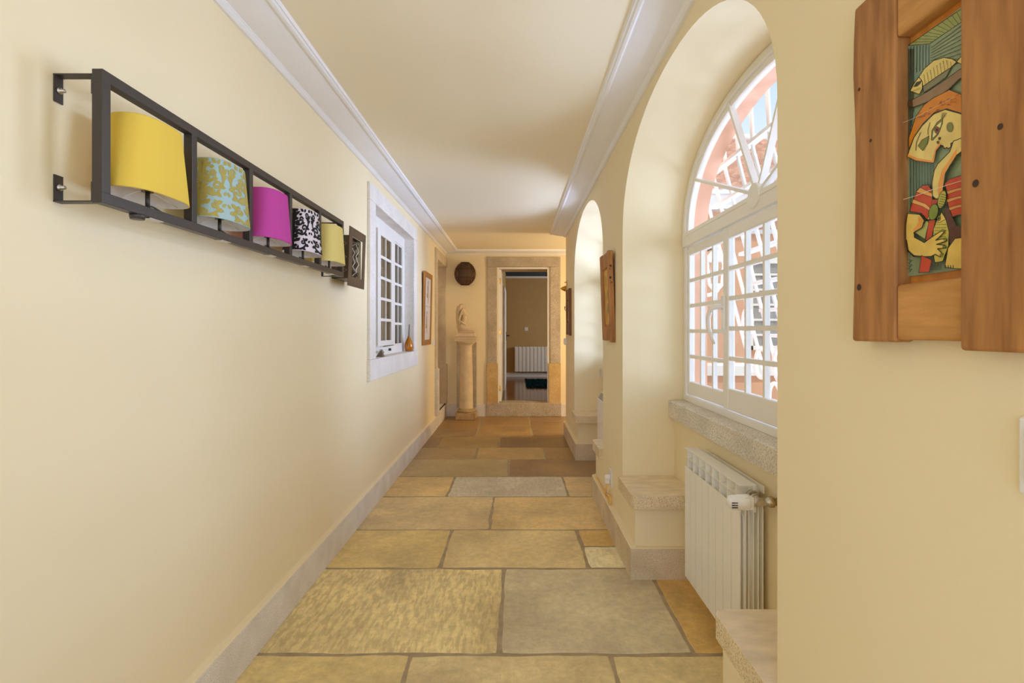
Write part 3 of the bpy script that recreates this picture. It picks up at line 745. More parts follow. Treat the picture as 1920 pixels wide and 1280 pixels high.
# ------------------------------------------------------------------ pedestal, statue, globe lamp
pc = (-.725, 7.90)
b = MB(); b.box(-.885, -.588, YE - .055, YE + .01, .14, 1.15); struct(b, 'trim_5', M['granite_end'], 'stone pilaster slab behind the column', 'pilaster')
t = thing('pedestal', (pc[0], pc[1] - .0, 0), 'carved stone column pedestal against the yellow end wall', 'pedestal')
b = MB(); b.box(pc[0] - .145, pc[0] + .145, pc[1] - .13, pc[1] + .16, 0, .105, bev=.008)
b.lathe([(.13, .10), (.138, .115), (.136, .135), (.118, .148), (.110, .155)], (*pc, 0), n=36)
b.build('base', flat('weathered_stone', srgb(178, 150, 108), .85, var=.2, scale=14, bump=.4, bscale=40), t)
b = MB(); b.lathe([(.108, .15), (.103, .17), (.100, .5), (.094, .8), (.086, 1.08), (.088, 1.085), (.096, 1.09), (.098, 1.098), (.088, 1.102)], (*pc, 0), n=40); b.build('shaft', M['carved'], t)
b = MB(); b.lathe([(.09, 1.098), (.105, 1.105), (.14, 1.128), (.152, 1.14), (.152, 1.15)], (*pc, 0), n=40)
b.box(pc[0] - .155, pc[0] + .155, pc[1] - .15, pc[1] + .16, 1.15, 1.18, bev=.004); b.box(pc[0] - .163, pc[0] + .163, pc[1] - .158, pc[1] + .165, 1.18, 1.207, bev=.005)
b.build('capital', M['carved'], t)
# statue
st = thing('statue', (pc[0], pc[1], 1.208), 'pale stone statue of a kneeling figure with long hair on the column pedestal', 'statue')
k_ = .00062
def sp(x, y, d=0.0): return Vector((pc[0] - .01 + (x - 445) * k_, pc[1] + d, 1.262 + (825 - y) * k_))
def blob(name, chains, vox, mat, parent):
    b = MB()
    for ch in chains:
        for (p, r), (q, s) in zip(ch, ch[1:]):
            n = max(2, int((q - p).length / (.4 * min(r, s))))
            for i in range(n + 1):
                f = i / n; b.ball(p.lerp(q, f), r + (s - r) * f, 12, 8)
    o = b.build(name, mat, parent)
    m = o.modifiers.new('union', 'REMESH'); m.mode = 'VOXEL'; m.voxel_size = vox; m.use_smooth_shade = True
    m = o.modifiers.new('soft', 'SMOOTH'); m.iterations = 4; m.factor = .5
    return o
body = [
    [(sp(375, 185), .030), (sp(395, 200), .026)],                              # head
    [(sp(372, 225), .020), (sp(385, 260), .022)],                              # neck
    [(sp(385, 290), .036), (sp(415, 375), .046), (sp(415, 470), .040), (sp(400, 545), .040), (sp(370, 650), .054), (sp(345, 720), .058)],   # trunk
    [(sp(395, 285, -.04), .018), (sp(395, 285, .04), .018)],
    [(sp(468, 372, -.02), .020), (sp(484, 384, -.024), .013)], [(sp(468, 372, .02), .020), (sp(484, 384, .024), .013)],
    [(sp(360, 690, -.03), .046), (sp(480, 715, -.032), .040), (sp(600, 745, -.03), .032), (sp(650, 765, -.03), .028)],
    [(sp(360, 690, .03), .046), (sp(480, 715, .032), .040), (sp(600, 745, .03), .032), (sp(650, 765, .03), .028)],
    [(sp(648, 780, -.03), .024), (sp(520, 795, -.035), .024), (sp(400, 800, -.035), .020), (sp(290, 805, -.03), .014)],
    [(sp(648, 780, .03), .024), (sp(520, 795, .035), .024), (sp(400, 800, .035), .020), (sp(290, 805, .03), .014)],
    [(sp(365, 285, -.045), .020), (sp(330, 400, -.055), .016), (sp(296, 510, -.055), .014), (sp(390, 575, -.055), .012), (sp(455, 625, -.045), .010), (sp(480, 640, -.04), .008)],
    [(sp(375, 285, .045), .020), (sp(350, 400, .055), .016), (sp(320, 510, .055), .014), (sp(400, 575, .055), .012), (sp(465, 625, .045), .010)],
]
blob('figure', body, .0055, M['carved'], st)
hair = [[(sp(380, 165), .028), (sp(330, 165), .030), (sp(275, 210), .028), (sp(252, 300), .026), (sp(250, 420), .024), (sp(252, 540), .022), (sp(258, 650), .018), (sp(270, 745), .010)],
        [(sp(420, 155), .012), (sp(380, 150), .024), (sp(330, 190, -.022), .026), (sp(285, 300, -.028), .022), (sp(262, 430, -.026), .018), (sp(255, 560, -.016), .014)],
        [(sp(330, 190, .022), .026), (sp(285, 300, .028), .022), (sp(262, 430, .026), .018), (sp(255, 560, .016), .014)]]
blob('hair', hair, .0055, M['carved'], st)
b = MB()
b.prism([(pc[0] - .148, pc[1] - .13), (pc[0] + .15, pc[1] - .13), (pc[0] + .15, pc[1] + .13), (pc[0] - .148, pc[1] + .13)], 1.2085, 1.222, 'XY')
V = [[b.bm.verts.new((pc[0] + sx_ * hx, pc[1] + sy_ * hy, z)) for sx_, sy_ in ((-1, -1), (1, -1), (1, 1), (-1, 1))] for hx, hy, z in ((.148, .13, 1.222), (.132, .105, 1.268))]
for k in range(4): b.fv([V[0][k], V[0][(k + 1) % 4], V[1][(k + 1) % 4], V[1][k]])
b.fv(V[1])
bevel(b.build('plinth', M['carved'], st), .006)
# rattan globe
g = (-.757, YE - .085, 2.163)
t = thing('globe_lamp', (g[0], YE, g[2]), 'round dark brown stick globe wall lamp above the statue', 'lamp')
b = MB()
prof = lambda z: .158 * math.sqrt(max(0.0, 1 - (z / .178) ** 2))
for k in range(46):
    a = 2 * PI * k / 46 + R.uniform(-.03, .03)
    pts = []
    for i in range(13):
        z = -.165 + .33 * i / 12; r = prof(z)
        pts.append((g[0] + r * math.cos(a), min(YE - .012, g[1] + .7 * r * math.sin(a)), g[2] + z))
    b.tube(pts, R.uniform(.0035, .0055), 5)
b.build('shade', flat('brown_rattan', srgb(96, 62, 34), .5, var=.25, scale=40), t)
b = MB()
for z in (-.165, -.062, .065, .165):
    r = prof(z) + .003
    b.tube([(g[0] + r * math.cos(2 * PI * k / 36), min(YE - .012, g[1] + .7 * r * math.sin(2 * PI * k / 36)), g[2] + z) for k in range(36)], .005 if abs(z) < .1 else .009, 6, closed=True)
b.build('hoop', flat('dark_cane', srgb(52, 32, 18), .5), t)
b = MB(); b.lathe([(.001, -.14), (.07, -.12), (.11, -.05), (.11, .05), (.07, .12), (.001, .14)], (g[0], g[1] + .02, g[2]), sy=.5, n=24); b.build('liner', flat('paper_liner', srgb(120, 104, 84), .9), t)

# ------------------------------------------------------------------ framed picture on the left wall
def leaning(o_list, pivot_z, x0, ang):
    m = Matrix.Translation((x0, 0, pivot_z)) @ Matrix.Rotation(ang, 4, 'Y') @ Matrix.Translation((-x0, 0, -pivot_z))
    for o in o_list: o.data.transform(m)
t = thing('picture', (XL, 6.33, 1.14), 'oak framed picture of two small figures on white paper', 'picture')
y0, y1, z0, z1 = 6.07, 6.60, 1.138, 1.99
b = MB(); x0, x1 = XL + .002, XL + .026
b.box(x0, x1, y0, y0 + .055, z0, z1); b.box(x0, x1, y1 - .055, y1, z0, z1); b.box(x0, x1, y0 + .055, y1 - .055, z0, z0 + .06); b.box(x0, x1, y0 + .055, y1 - .055, z1 - .06, z1)
P1 = bevel(b.build('frame', M['oak'], t), .003)
b = MB(); b.box(x0, x0 + .012, y0 + .05, y1 - .05, z0 + .055, z1 - .055); P2 = b.build('paper', flat('picture_paper', srgb(226, 220, 208), .6, var=.04), t)
b = MB(); xx = x0 + .0125
brown, dk = flat('sepia_ink', srgb(176, 150, 104), .7), flat('sepia_dark', srgb(120, 104, 76), .7)
def disc2(b, y, z, ry, rz, x, n=14): b.face([(x, y + ry * math.cos(2 * PI * k / n), z + rz * math.sin(2 * PI * k / n)) for k in range(n)])
for zc in (1.78, 1.42):
    yc = 6.34 if zc > 1.6 else 6.30
    b.mat(brown); disc2(b, yc, zc, .030, .075, xx); disc2(b, yc - .03, zc - .06, .045, .03, xx + .0001); disc2(b, yc + .02, zc - .09, .02, .06, xx + .0002)
    b.mat(dk); disc2(b, yc + .005, zc + .095, .02, .024, xx + .0003); disc2(b, yc - .025, zc + .02, .010, .05, xx + .0003)
b.mat(flat('pale_wash', srgb(205, 200, 190), .7)); b.face([(xx - .0001, 6.13, 1.585), (xx - .0001, 6.54, 1.585), (xx - .0001, 6.54, 1.60), (xx - .0001, 6.13, 1.60)])
P3 = b.build('drawing', None, t)
leaning([P1, P2, P3], z0, XL, .022)

# ------------------------------------------------------------------ wall lamp with five shades
L0, PITCH, XF = 1.228, .3405, -.950
ZT, ZB, TB = 1.913, 1.604, .0255
LE = L0 + 5 * PITCH + .026
t = thing('wall_lamp', (XL, (L0 + LE) / 2, ZB), 'long dark metal wall lamp holding a row of five coloured lampshades', 'lamp')
b = MB()
b.box(XF - TB, XF, L0, LE, ZT - TB, ZT); b.box(XF - TB, XF, L0, LE, ZB, ZB + TB)
for k in range(6): yy = L0 + k * PITCH; b.box(XF - TB, XF, yy, yy + TB, ZB + TB - .001, ZT - TB + .001)
bevel(b.build('frame', M['black'], t), .0016)
for yy in (L0 + .002, LE - .027):
    for z, s in ((ZT - .012, -1), (ZB + .004, 1)):
        b = MB(); b.box(XL, XF - TB, yy, yy + .024, z - .0015, z + .0015); b.box(XL + .0005, XL + .0035, yy, yy + .024, z, z + s * .062); b.box(XF - TB - .003, XF - TB, yy, yy + .024, z, z + s * .045)
        br = b.build('bracket', M['black'], t)
        b = MB(); b.lathe([(.008, 0), (.008, .004), (.0045, .005), (.0045, .014), (.001, .015)], (XL + .0035, yy + .012, z + s * .034), 'X', 10); b.build('screw', M['screw'], br)
b = MB(); b.lathe([(.016, -.012), (.018, -.004), (.018, 0)], (XF - .012, L0 + .13, ZB), n=14); b.build('cable_clamp', M['black'], t)
for k in range(5):
    b = MB(); b.box(XF - .0245, XF - .001, L0 + k * PITCH + .16, L0 + k * PITCH + .215, ZB - .0025, ZB); b.build('mounting_plate', M['screw'], t)
# damask ornament in (u, v): u across, v up; drawn as ribbons and leaves
def motif():
    """half of a damask repeat drawn as ribbons and leaves in (u, v), mirrored about u = 0"""
    polys = []
    def stroke(pts, w0, w1):
        P = [(p.x, p.y) for p in smooth_pts([(x, y, 0) for x, y in pts], 6)]
        n = len(P); L_, R_ = [], []
        for i, (x, y) in enumerate(P):
            a = P[max(i - 1, 0)]; c = P[min(i + 1, n - 1)]
            dx, dy = c[0] - a[0], c[1] - a[1]; l = math.hypot(dx, dy) or 1
            f = i / (n - 1); w = 1.55 * (w0 + (w1 - w0) * f)
            L_.append((x - dy / l * w, y + dx / l * w)); R_.append((x + dy / l * w, y - dx / l * w))
        for i in range(n - 1): polys.append([L_[i], L_[i + 1], R_[i + 1], R_[i]])
    def curl(x, y, r, a0, turns, w, sg=1):
        n = 22; pts = []
        for i in range(n + 1):
            f = i / n; a = a0 + sg * 2 * PI * turns * f; rr = r * (1 - .8 * f)
            pts.append((x + rr * math.cos(a), y + rr * math.sin(a)))
        stroke(pts, w, w * .75)
        e = pts[-1]; polys.append([(e[0] + w * 1.5 * math.cos(2 * PI * k / 8), e[1] + w * 1.5 * math.sin(2 * PI * k / 8)) for k in range(8)])
    def leaf(x0, y0, x1, y1, w):
        dx, dy = x1 - x0, y1 - y0; l = math.hypot(dx, dy); nx, ny = -dy / l, dx / l; w *= 1.3
        polys.append([(x0 + dx * f + nx * w * t, y0 + dy * f + ny * w * t) for f, t in ((0, .25), (.2, .8), (.5, 1), (.78, .55), (1, 0), (.78, -.55), (.5, -1), (.2, -.8), (0, -.25))])
    for s in (-1, 1):
        # feathery central plume
        for i in range(9):
            y = .97 - i * .105; l = (.10, .15, .12, .17, .13, .18, .14, .17, .12)[i]
            leaf(s * .005, y - .03, s * l, y + (.06 if i % 2 else .0), .030)
        # paired scrolls springing from the plume
        stroke([(s * .03, .34), (s * .12, .40), (s * .24, .38), (s * .33, .44), (s * .36, .54)], .020, .014)
        curl(s * .29, .53, .085, 0 if s > 0 else PI, .9, .016, s)
        stroke([(s * .04, .62), (s * .13, .60), (s * .22, .64), (s * .25, .72)], .020, .014)
        curl(s * .19, .73, .065, 0 if s > 0 else PI, .95, .015, s)
        stroke([(s * .03, .06), (s * .12, .02), (s * .26, .06), (s * .34, .14), (s * .30, .24)], .020, .014)
        curl(s * .26, .21, .07, PI * .5, 1.0, .015, -s)
        stroke([(s * .36, .54), (s * .42, .62), (s * .40, .72), (s * .33, .80)], .016, .012)
        curl(s * .36, .84, .07, -PI * .5, .95, .015, s)
        for (a, c, d, e, w) in ((.24, .39, .20, .50, .03), (.30, .42, .40, .36, .03), (.36, .54, .47, .52, .028), (.40, .66, .49, .74, .030), (.13, .61, .10, .72, .026), (.22, .64, .31, .66, .026),
                                (.12, .03, .14, .13, .026), (.26, .06, .36, .02, .028), (.34, .14, .45, .12, .03), (.31, .24, .42, .29, .03), (.40, .72, .49, .86, .028), (.25, .92, .15, .99, .028), (.28, .91, .34, .99, .026), (.42, .92, .49, .99, .03), (.44, .40, .49, .46, .022), (.42, .20, .49, .26, .022), (.10, .22, .19, .30, .028), (.14, .46, .22, .46, .02), (.12, .84, .22, .86, .026)):
            leaf(s * a, c, s * d, e, w)
    stroke([(0, .0), (0, .3), (0, .6), (0, .99)], .022, .018)
    leaf(0, .40, 0, .58, .05); leaf(0, .74, 0, .96, .05)
    out = []
    def clip(P, x, keep_right):
        q = []
        for p, r in zip(P, P[1:] + P[:1]):
            ip = (p[0] >= x) == keep_right; ir = (r[0] >= x) == keep_right
            if ip: q.append(p)
            if ip != ir:
                t = (x - p[0]) / (r[0] - p[0]); q.append((x, p[1] + t * (r[1] - p[1])))
        return q
    for P in polys:                      # cut into narrow upright strips that can follow the curve of the shade
        lo, hi = min(p[0] for p in P), max(p[0] for p in P)
        k = math.floor(lo / .02)
        while k * .02 < hi:
            Q = clip(clip(P, k * .02, True), (k + 1) * .02, False) if len(P) > 2 else []
            if len(Q) > 2: out.append(Q)
            k += 1
    return out
MOT = motif()
def shade_part(k, mat, label, pat=None):
    yc = L0 + TB / 2 + (k + .5) * PITCH - .014; xc = -.963
    zb, zt = ZB + .051, ZB + .240
    ab, bb, at_, bt = .068, .126, .0595, .094
    N = 64
    def pos(th, f, off=0.0):
        a_ = ab + (at_ - ab) * f + off; b_ = bb + (bt - bb) * f + off
        ex = .78
        cu, su = math.cos(th), math.sin(th)
        return Vector((xc + a_ * math.copysign(abs(cu) ** ex, cu), yc + b_ * math.copysign(abs(su) ** ex, su), zb + (zt - zb) * f))
    b = MB(); b.mat(mat)
    grid = [[b.bm.verts.new(pos(2 * PI * i / N, f)) for i in range(N)] for f in (0, .02, .5, .98, 1)]
    for r0, r1 in zip(grid, grid[1:]):
        for i in range(N): b.fv([r0[i], r0[(i + 1) % N], r1[(i + 1) % N], r1[i]], True)
    b.mat(M['lining'])
    g2 = [[b.bm.verts.new(pos(2 * PI * i / N, f, -.0025)) for i in range(N)] for f in (0, .5, 1)]
    for r0, r1 in zip(g2, g2[1:]):
        for i in range(N): b.fv([r0[i], r1[i], r1[(i + 1) % N], r0[(i + 1) % N]], True)
    b.mat(mat)
    for i in range(N):
        b.fv([grid[0][i], g2[0][i], g2[0][(i + 1) % N], grid[0][(i + 1) % N]]); b.fv([grid[-1][i], grid[-1][(i + 1) % N], g2[-1][(i + 1) % N], g2[-1][i]])
    if pat:
        b.mat(pat)
        for r in range(3):
            for q in MOT:
                cen = 2 * PI * r / 3 + .55
                P = []
                for u, v in q:
                    v = min(.985, max(.015, v)); th = cen + u * 2 * PI / 3
                    P.append(pos(th, v, .0009))
                b.face(P, True)
    o = b.build('lampshade', None, t, recalc=False); o['label'] = label
    b = MB(); b.tube([(xc, yc, ZB + TB - .001), (xc, yc, zb + .022)], .0055, 12); b.tube([(xc, yc, zb + .016), (xc, yc, zb + .055)], .014, 14); b.build('stem', M['black'], t)
    b = MB(); b.lathe([(.013, .05), (.02, .062), (.029, .085), (.030, .10), (.024, .122), (.010, .134), (.001, .136)], (xc, yc, zb), n=20); b.build('bulb', M['bulb'], t)
    b = MB()
    b.tube([(xc, yc, zb + .02), (xc - .03, yc, zb + .018), (pos(PI, 0).x + .003, yc, zb + .004)], .0015, 6)
    b.tube([(xc, yc, zb + .02), (xc, yc + .06, zb + .014), (xc, pos(PI / 2, 0).y - .003, zb + .004)], .0015, 6)
    b.tube([(xc, yc, zb + .02), (xc, yc - .06, zb + .014), (xc, pos(-PI / 2, 0).y + .003, zb + .004)], .0015, 6); b.build('shade_carrier', M['plastic'], t)
    b = MB(); b.tube(smooth_pts([(xc, yc + .006, ZB + TB - .004), (xc - .03, yc + .05, ZB + .034), (xc - .05, yc + .09, ZB + .05), (xc - .035, yc + .13, ZB + .036), (xc + .005, yc + .15, ZB + .02)]), .0025, 8); b.build('flex', M['black'], t)
M['lining'] = fabric('shade_lining', (.86, .84, .80, 1), .2)
M['bulb'] = flat('opal_bulb', (.86, .83, .78, 1), .3)
shade_part(0, fabric('yellow_shade', srgb(240, 210, 92)), 'bright yellow plain lampshade')
shade_part(1, fabric('blue_shade', srgb(170, 196, 192), .15), 'pale blue lampshade with olive gold damask pattern', flat('olive_flock', srgb(166, 150, 70), .8))
shade_part(2, fabric('pink_shade', srgb(206, 84, 168)), 'magenta pink plain lampshade')
shade_part(3, fabric('white_shade', srgb(232, 222, 228), .15), 'white lampshade with black damask pattern', flat('black_flock', srgb(28, 24, 24), .9))
shade_part(4, fabric('lemon_shade', srgb(238, 222, 140)), 'pale lemon plain lampshade')

# ------------------------------------------------------------------ sheet metal sconce past the lamp
t = thing('wall_sconce', (XL, 3.21, 1.6), 'dark burnished metal frame sconce with wire zigzags beside the lamp row', 'sconce')
x = -.952; y0, y1, z0, z1 = 3.045, 3.372, 1.567, 1.908
b = MB(); th = .004
b.box(x - th, x, y0, y0 + .06, z0, z1); b.box(x - th, x, y1 - .055, y1, z0, z1); b.box(x - th, x, y0 + .06, y1 - .055, z0, z0 + .055); b.box(x - th, x, y0 + .06, y1 - .055, z1 - .052, z1)
P1 = b.build('front_frame', M['rust'], t)
leaning([P1], z0 + .1, x, .035)
b = MB(); a, c, d, e = y0 + .05, y1 - .04, z0 + .045, z1 - .045
b.box(XL, x - .012, a, a + .003, d, e); b.box(XL, x - .012, a, c, d, d + .003); b.box(XL, x - .012, a, c, e - .003, e)
b.build('box', M['rust'], t)
b = MB(); b.box(XL, x - .012, c - .003, c, d, e); b.build('end_panel', flat('cream_panel', srgb(226, 212, 180), .6), t)
b = MB()
n = 24
V = [[b.bm.verts.new((-.985 + .012 * math.sin(j * 1.1 + i * .4), a + .01 + (c - a - .025) * i / 8, d + .005 + (e - d - .01) * j / n)) for i in range(9)] for j in range(n + 1)]
for j in range(n):
    for i in range(8): b.fv([V[j][i], V[j][i + 1], V[j + 1][i + 1], V[j + 1][i]], True)
b.build('hammered_sheet', M['rust'], t)
b = MB()
for oy, ox in ((a - .004, 0), ):
    b.tube([(XL + .02 + .07 * (j % 2) , oy, d + .01 + (e - d - .02) * j / 6) for j in range(7)], .002, 6)
b.tube([(-.968, a + .05 + .07 * (j % 2) + .03 * R.random(), d + .02 + (e - d - .05) * j / 7) for j in range(8)], .003, 6)
b.tube([(-.962, a + .12 + .06 * ((j + 1) % 2), d + .02 + (e - d - .05) * j / 5) for j in range(6)], .003, 6)
b.build('wire', M['wire'], t)

# ------------------------------------------------------------------ wooden panels on the right wall
def panel(name, y0, y1, z0, z1, xf, op, mats, label, lean=0.0, knots=None, art=None, inner=None, depth=.026, proud=.004):
    t = thing(name, (XR, (y0 + y1) / 2, z0), label, 'wooden panel', 'reclaimed wood panels with painted tiles')
    oy0, oy1, oz0, oz1 = op
    xb = xf + .032
    up, ra, bk = mats
    P = []
    def plank(nm, a, c, d, e, xo, m, wob):
        b = MB(); n = 10
        ring = []
        for i in range(n + 1):
            f = i / n; zz = d + (e - d) * f
            w1 = wob * noise.noise(Vector((a * 9, zz * 6, 1))); w2 = wob * noise.noise(Vector((c * 9, zz * 6, 7)))
            aa = a + (w1 if abs(a - y0) < 1e-6 else 0); cc = c + (w2 if abs(c - y1) < 1e-6 else 0)
            ring.append([b.bm.verts.new(p) for p in ((xo, aa, zz), (xo, cc, zz), (xb, cc, zz), (xb, aa, zz))])
        for r0, r1 in zip(ring, ring[1:]):
            for k in range(4): b.fv([r0[k], r0[(k + 1) % 4], r1[(k + 1) % 4], r1[k]])
        b.fv(ring[0]); b.fv(ring[-1])
        o = bevel(b.build(nm, m, t), .005, 3); P.append(o); return o
    plank('stile', oy1, y1, z0 + .004, z1, xf, up, .008)
    s2 = plank('stile', y0, oy0, z0 - .004, z1, xf - proud, up, .008)
    plank('rail', oy0, oy1, oz1, z1 - .004, xf + .003, ra, 0); plank('rail', oy0, oy1, z0 + .008, oz0, xf + .003, ra, 0)
    b = MB(); b.box(xf + depth, xb - .001, oy0 - .002, oy1 + .002, oz0 - .002, oz1 + .002); P.append(b.build('backing_board', bk, t))
    if knots:
        for (yy, zz, r, sd) in knots:
            b = MB()
            if sd: b.lathe([(r * .9, -.0006), (r, .0002)], (yy, y0 - .0001, zz), 'Y', 10)
            else: b.lathe([(r, -.0006), (r * .8, .0002)], (xf - (proud if yy < oy0 else 0), yy, zz), 'X', 10)
            P.append(b.build('knot', M['knot'], t))
    if inner: P.append(inner(t, xf, op))
    if art: art(t)
    if lean: leaning(P, z0, XR, lean)
    return t

# painted tile of the near panel: flat shapes on the glaze, one thin layer over the other
def paint_tile(t):
    X0 = .622
    b = MB(); cm = {}
    def cmat(c):
        if c not in cm: cm[c] = flat('glaze_%d' % len(cm), srgb(*c), .22, spec=.5, var=.10, scale=45)
        return cm[c]
    lay = [0]
    def A_(zx, zy): return (1680 + zx / 4.573, zy / 4.573)
    def B_(zx, zy): return (1680 + zx / 4.573, 260 + zy / 4.571)
    def pt(q, x):
        Y = X0 * 1000 / (q[0] - CX); return (x, Y, EYE - (q[1] - CY) * Y / 1000)
    def fill(pts, c, line=1.3):
        lay[0] += 1; x = X0 - lay[0] * .00003
        b.mat(cmat(c)); b.face([pt(p, x) for p in pts])
        if line: ink(pts + [pts[0]], line)
    def ink(pts, w=1.0, c=(50, 52, 34)):
        lay[0] += 1; x = X0 - lay[0] * .00003
        b.mat(cmat(c))
        for p, q in zip(pts, pts[1:]):
            dx, dy = q[0] - p[0], q[1] - p[1]; l = math.hypot(dx, dy)
            if l < 1e-6: continue
            nx, ny = -dy / l * w / 2, dx / l * w / 2; ex, ey = dx / l * w * .3, dy / l * w * .3
            b.face([pt(v, x) for v in ((p[0] + nx - ex, p[1] + ny - ey), (q[0] + nx + ex, q[1] + ny + ey), (q[0] - nx + ex, q[1] - ny + ey), (p[0] - nx - ex, p[1] - ny - ey))])
    def ell(c, rx, ry, rot=0, n=18):
        return [(c[0] + rx * math.cos(a) * math.cos(rot) - ry * math.sin(a) * math.sin(rot), c[1] + rx * math.cos(a) * math.sin(rot) + ry * math.sin(a) * math.cos(rot)) for a in [2 * PI * k / n for k in range(n)]]
    fA = lambda l: [A_(*p) for p in l]; fB = lambda l: [B_(*p) for p in l]
    # slab of the tile
    yL, yR = X0 / (1702 - CX) * 1000, X0 / (1829 - CX) * 1000
    b.mat(cmat((138, 154, 122))); b.box(X0, X0 + .006, yR, yL, 1.395, 1.760)
    G, LG, CR, YL, RED, OR, OL = (118, 140, 116), (150, 160, 96), (222, 200, 120), (218, 186, 92), (192, 70, 42), (206, 128, 36), (116, 122, 52)
    fill(fA([(105, 392), (290, 375), (300, 560), (210, 650), (130, 780), (125, 900), (190, 1000), (130, 1180), (110, 1280)]), (120, 146, 130), 0)
    fill(fB([(112, 0), (130, 160), (330, 210), (330, 400), (250, 400), (190, 480), (150, 620), (130, 740), (135, 900), (112, 1165)]), (112, 138, 118), 0)
    fill(fA([(105, 390), (330, 232), (690, -10), (690, 110), (560, 190), (290, 375)]), LG, 1.2)
    for i in range(15):
        f = i / 14; p = (105 + (690 - 105) * f, 390 - 400 * f); q = (290 + 400 * f ** 1.1, 375 - 265 * f)
        ink(fA([p, q]), .7)
    for i in range(7): ink(fA([(130 + i * 26, 400 - i * 3), (128 + i * 26, 640 - i * 10)]), .9)
    for i in range(6): ink(fA([(110 + i * 9, 420), (112 + i * 9, 1260 - i * 60)]), 1.0)
    for i in range(9): ink(fA([(305, 410 + i * 22), (690, 130 + i * 48)]), .9)
    for i in range(9): ink(fB([(130 + i * 25, 170 + i * 6), (132 + i * 25, 600 - i * 25)]), .9)
    # fish over the hat
    fill(fA([(205, 660), (250, 590), (330, 520), (420, 493), (490, 505), (530, 530), (480, 580), (400, 630), (240, 740), (230, 690)]), CR)
    fill(fA([(240, 740), (400, 630), (480, 580), (440, 660), (330, 740), (245, 795)]), (128, 126, 96))
    fill(fA([(130, 780), (165, 715), (205, 660), (235, 700), (235, 760), (210, 808)]), CR)
    fill(fA([(160, 745), (185, 705), (232, 690), (218, 718), (190, 740)]), (70, 72, 60), .6)
    fill(fA([(530, 530), (580, 470), (590, 560)]), CR)
    for r in range(6):
        for i in range(9):
            x = 250 + i * 28 + r * 4; y = 640 + r * 16 - i * 20
            if y > 505 + abs(i - 6) * 4 and y < 735 - i * 17: ink(fA([(x, y), (x - 3, y + 12)]), .8)
    for i in range(9): ink(fA([(160 + i * 8, 775 - i * 3), (166 + i * 8, 788 - i * 3)]), .5)
    # hat brim, turban, face
    fill(fA([(125, 870), (160, 855), (300, 780), (450, 680), (560, 600), (690, 520), (690, 610), (560, 680), (480, 760), (350, 850), (165, 920), (125, 905)]), (140, 114, 84))
    fill(fA([(125, 870), (160, 855), (165, 920), (125, 905)]), (84, 54, 34), .5)
    fill(fA([(190, 1000), (260, 900), (340, 840), (480, 770), (560, 800), (690, 860), (690, 1000), (560, 965), (460, 932), (350, 965), (250, 1062), (180, 1165), (130, 1282), (130, 1180)]), OR)
    for i in range(34):
        x = R.uniform(200, 640); y = 980 - (x - 190) * .45 + R.uniform(-10, 60)
        ink(fA([(x, y), (x + 12, y - 12), (x + 22, y - 4)]), .8, (178, 74, 30) if i % 3 else (120, 90, 110))
    face = fA([(690, 1010), (560, 968), (450, 938), (350, 978), (250, 1078), (180, 1178), (140, 1285)]) + fB([(125, 150), (200, 185), (350, 207), (372, 100), (410, 52), (430, 60), (445, 85), (465, 75), (478, 85), (500, 70), (500, 40), (560, 10), (690, -40)])
    fill(face, CR, 1.8)
    fill(fB([(130, 130), (200, 165), (340, 188), (352, 206), (200, 186), (125, 152)]), (226, 150, 74), 0)
    fill(fB([(352, 200), (372, 100), (410, 52), (425, 40), (395, 40), (360, 95), (338, 185)]), (226, 150, 74), 0)
    fill(fA([(330, 1200), (335, 1120), (380, 1050), (432, 1010), (428, 1060), (392, 1150), (345, 1202)]), OL, 1.0)
    fill(fA([(342, 1175), (348, 1125), (385, 1070), (420, 1040), (412, 1080), (385, 1140), (352, 1178)]), (232, 218, 150), .4)
    fill(ell(A_(382, 1115), 5.2, 6.6), (140, 84, 50), .6); fill(ell(A_(382, 1115), 2.4, 3), (50, 34, 26), 0)
    fill(fA([(218, 1250), (250, 1200), (312, 1165), (300, 1230), (258, 1292)]), OL, .9)
    for i in range(8): ink(fA([(305 - i * 6, 1180 + i * 14), (320 - i * 6, 1192 + i * 14)]), .6)
    ink(fA([(200, 1290), (205, 1220), (240, 1135)]), 1.0); ink(fA([(305, 1155), (305, 1110), (322, 1050)]), 1.0)
    for i in range(4): ink(fA([(420 + i * 6, 1012), (432 + i * 12, 965)]), .7)
    fill(ell(A_(495, 1090), 6, 9), (122, 126, 70), .5)
    for p in ((405, 1187), (392, 1220)): fill(ell(A_(*p), 2.1, 2.6), (90, 80, 50), .4)
    # long neck and red striped blouse
    fill(fB([(150, 622), (165, 560), (190, 500), (215, 440), (260, 400), (310, 395), (345, 450), (345, 540), (330, 625), (302, 700), (250, 640)]), RED, 1.4)
    for a_ in ([(205, 455), (240, 418), (345, 470), (345, 500)], [(168, 550), (180, 518), (290, 560), (335, 600), (330, 622), (260, 580)], [(300, 690), (330, 640), (335, 690)]): fill(fB(a_), (224, 164, 88), .8)
    fill(fB([(450, 390), (490, 348), (560, 325), (690, 290), (690, 640), (560, 655), (520, 672), (480, 560), (470, 440)]), RED, 1.4)
    for y in (430, 500, 575): fill(fB([(470, y + 20), (560, y - 5), (690, y - 30), (690, y - 8), (560, y + 18), (478, y + 48)]), (216, 150, 80), .8)
    fill(fB([(690, -40), (560, 10), (530, 20), (500, 110), (440, 170), (395, 215), (365, 270), (345, 380), (350, 490), (380, 517), (430, 500), (445, 400), (460, 300), (500, 230), (560, 140), (690, 40)]), CR, 1.6)
    fill(fB([(560, 80), (490, 190), (430, 270), (400, 380), (395, 480), (425, 495), (440, 400), (455, 300), (495, 225), (560, 135)]), (230, 158, 76), 0)
    fill(fB([(345, 520), (400, 520), (370, 600), (335, 620)]), (176, 62, 40), .8)
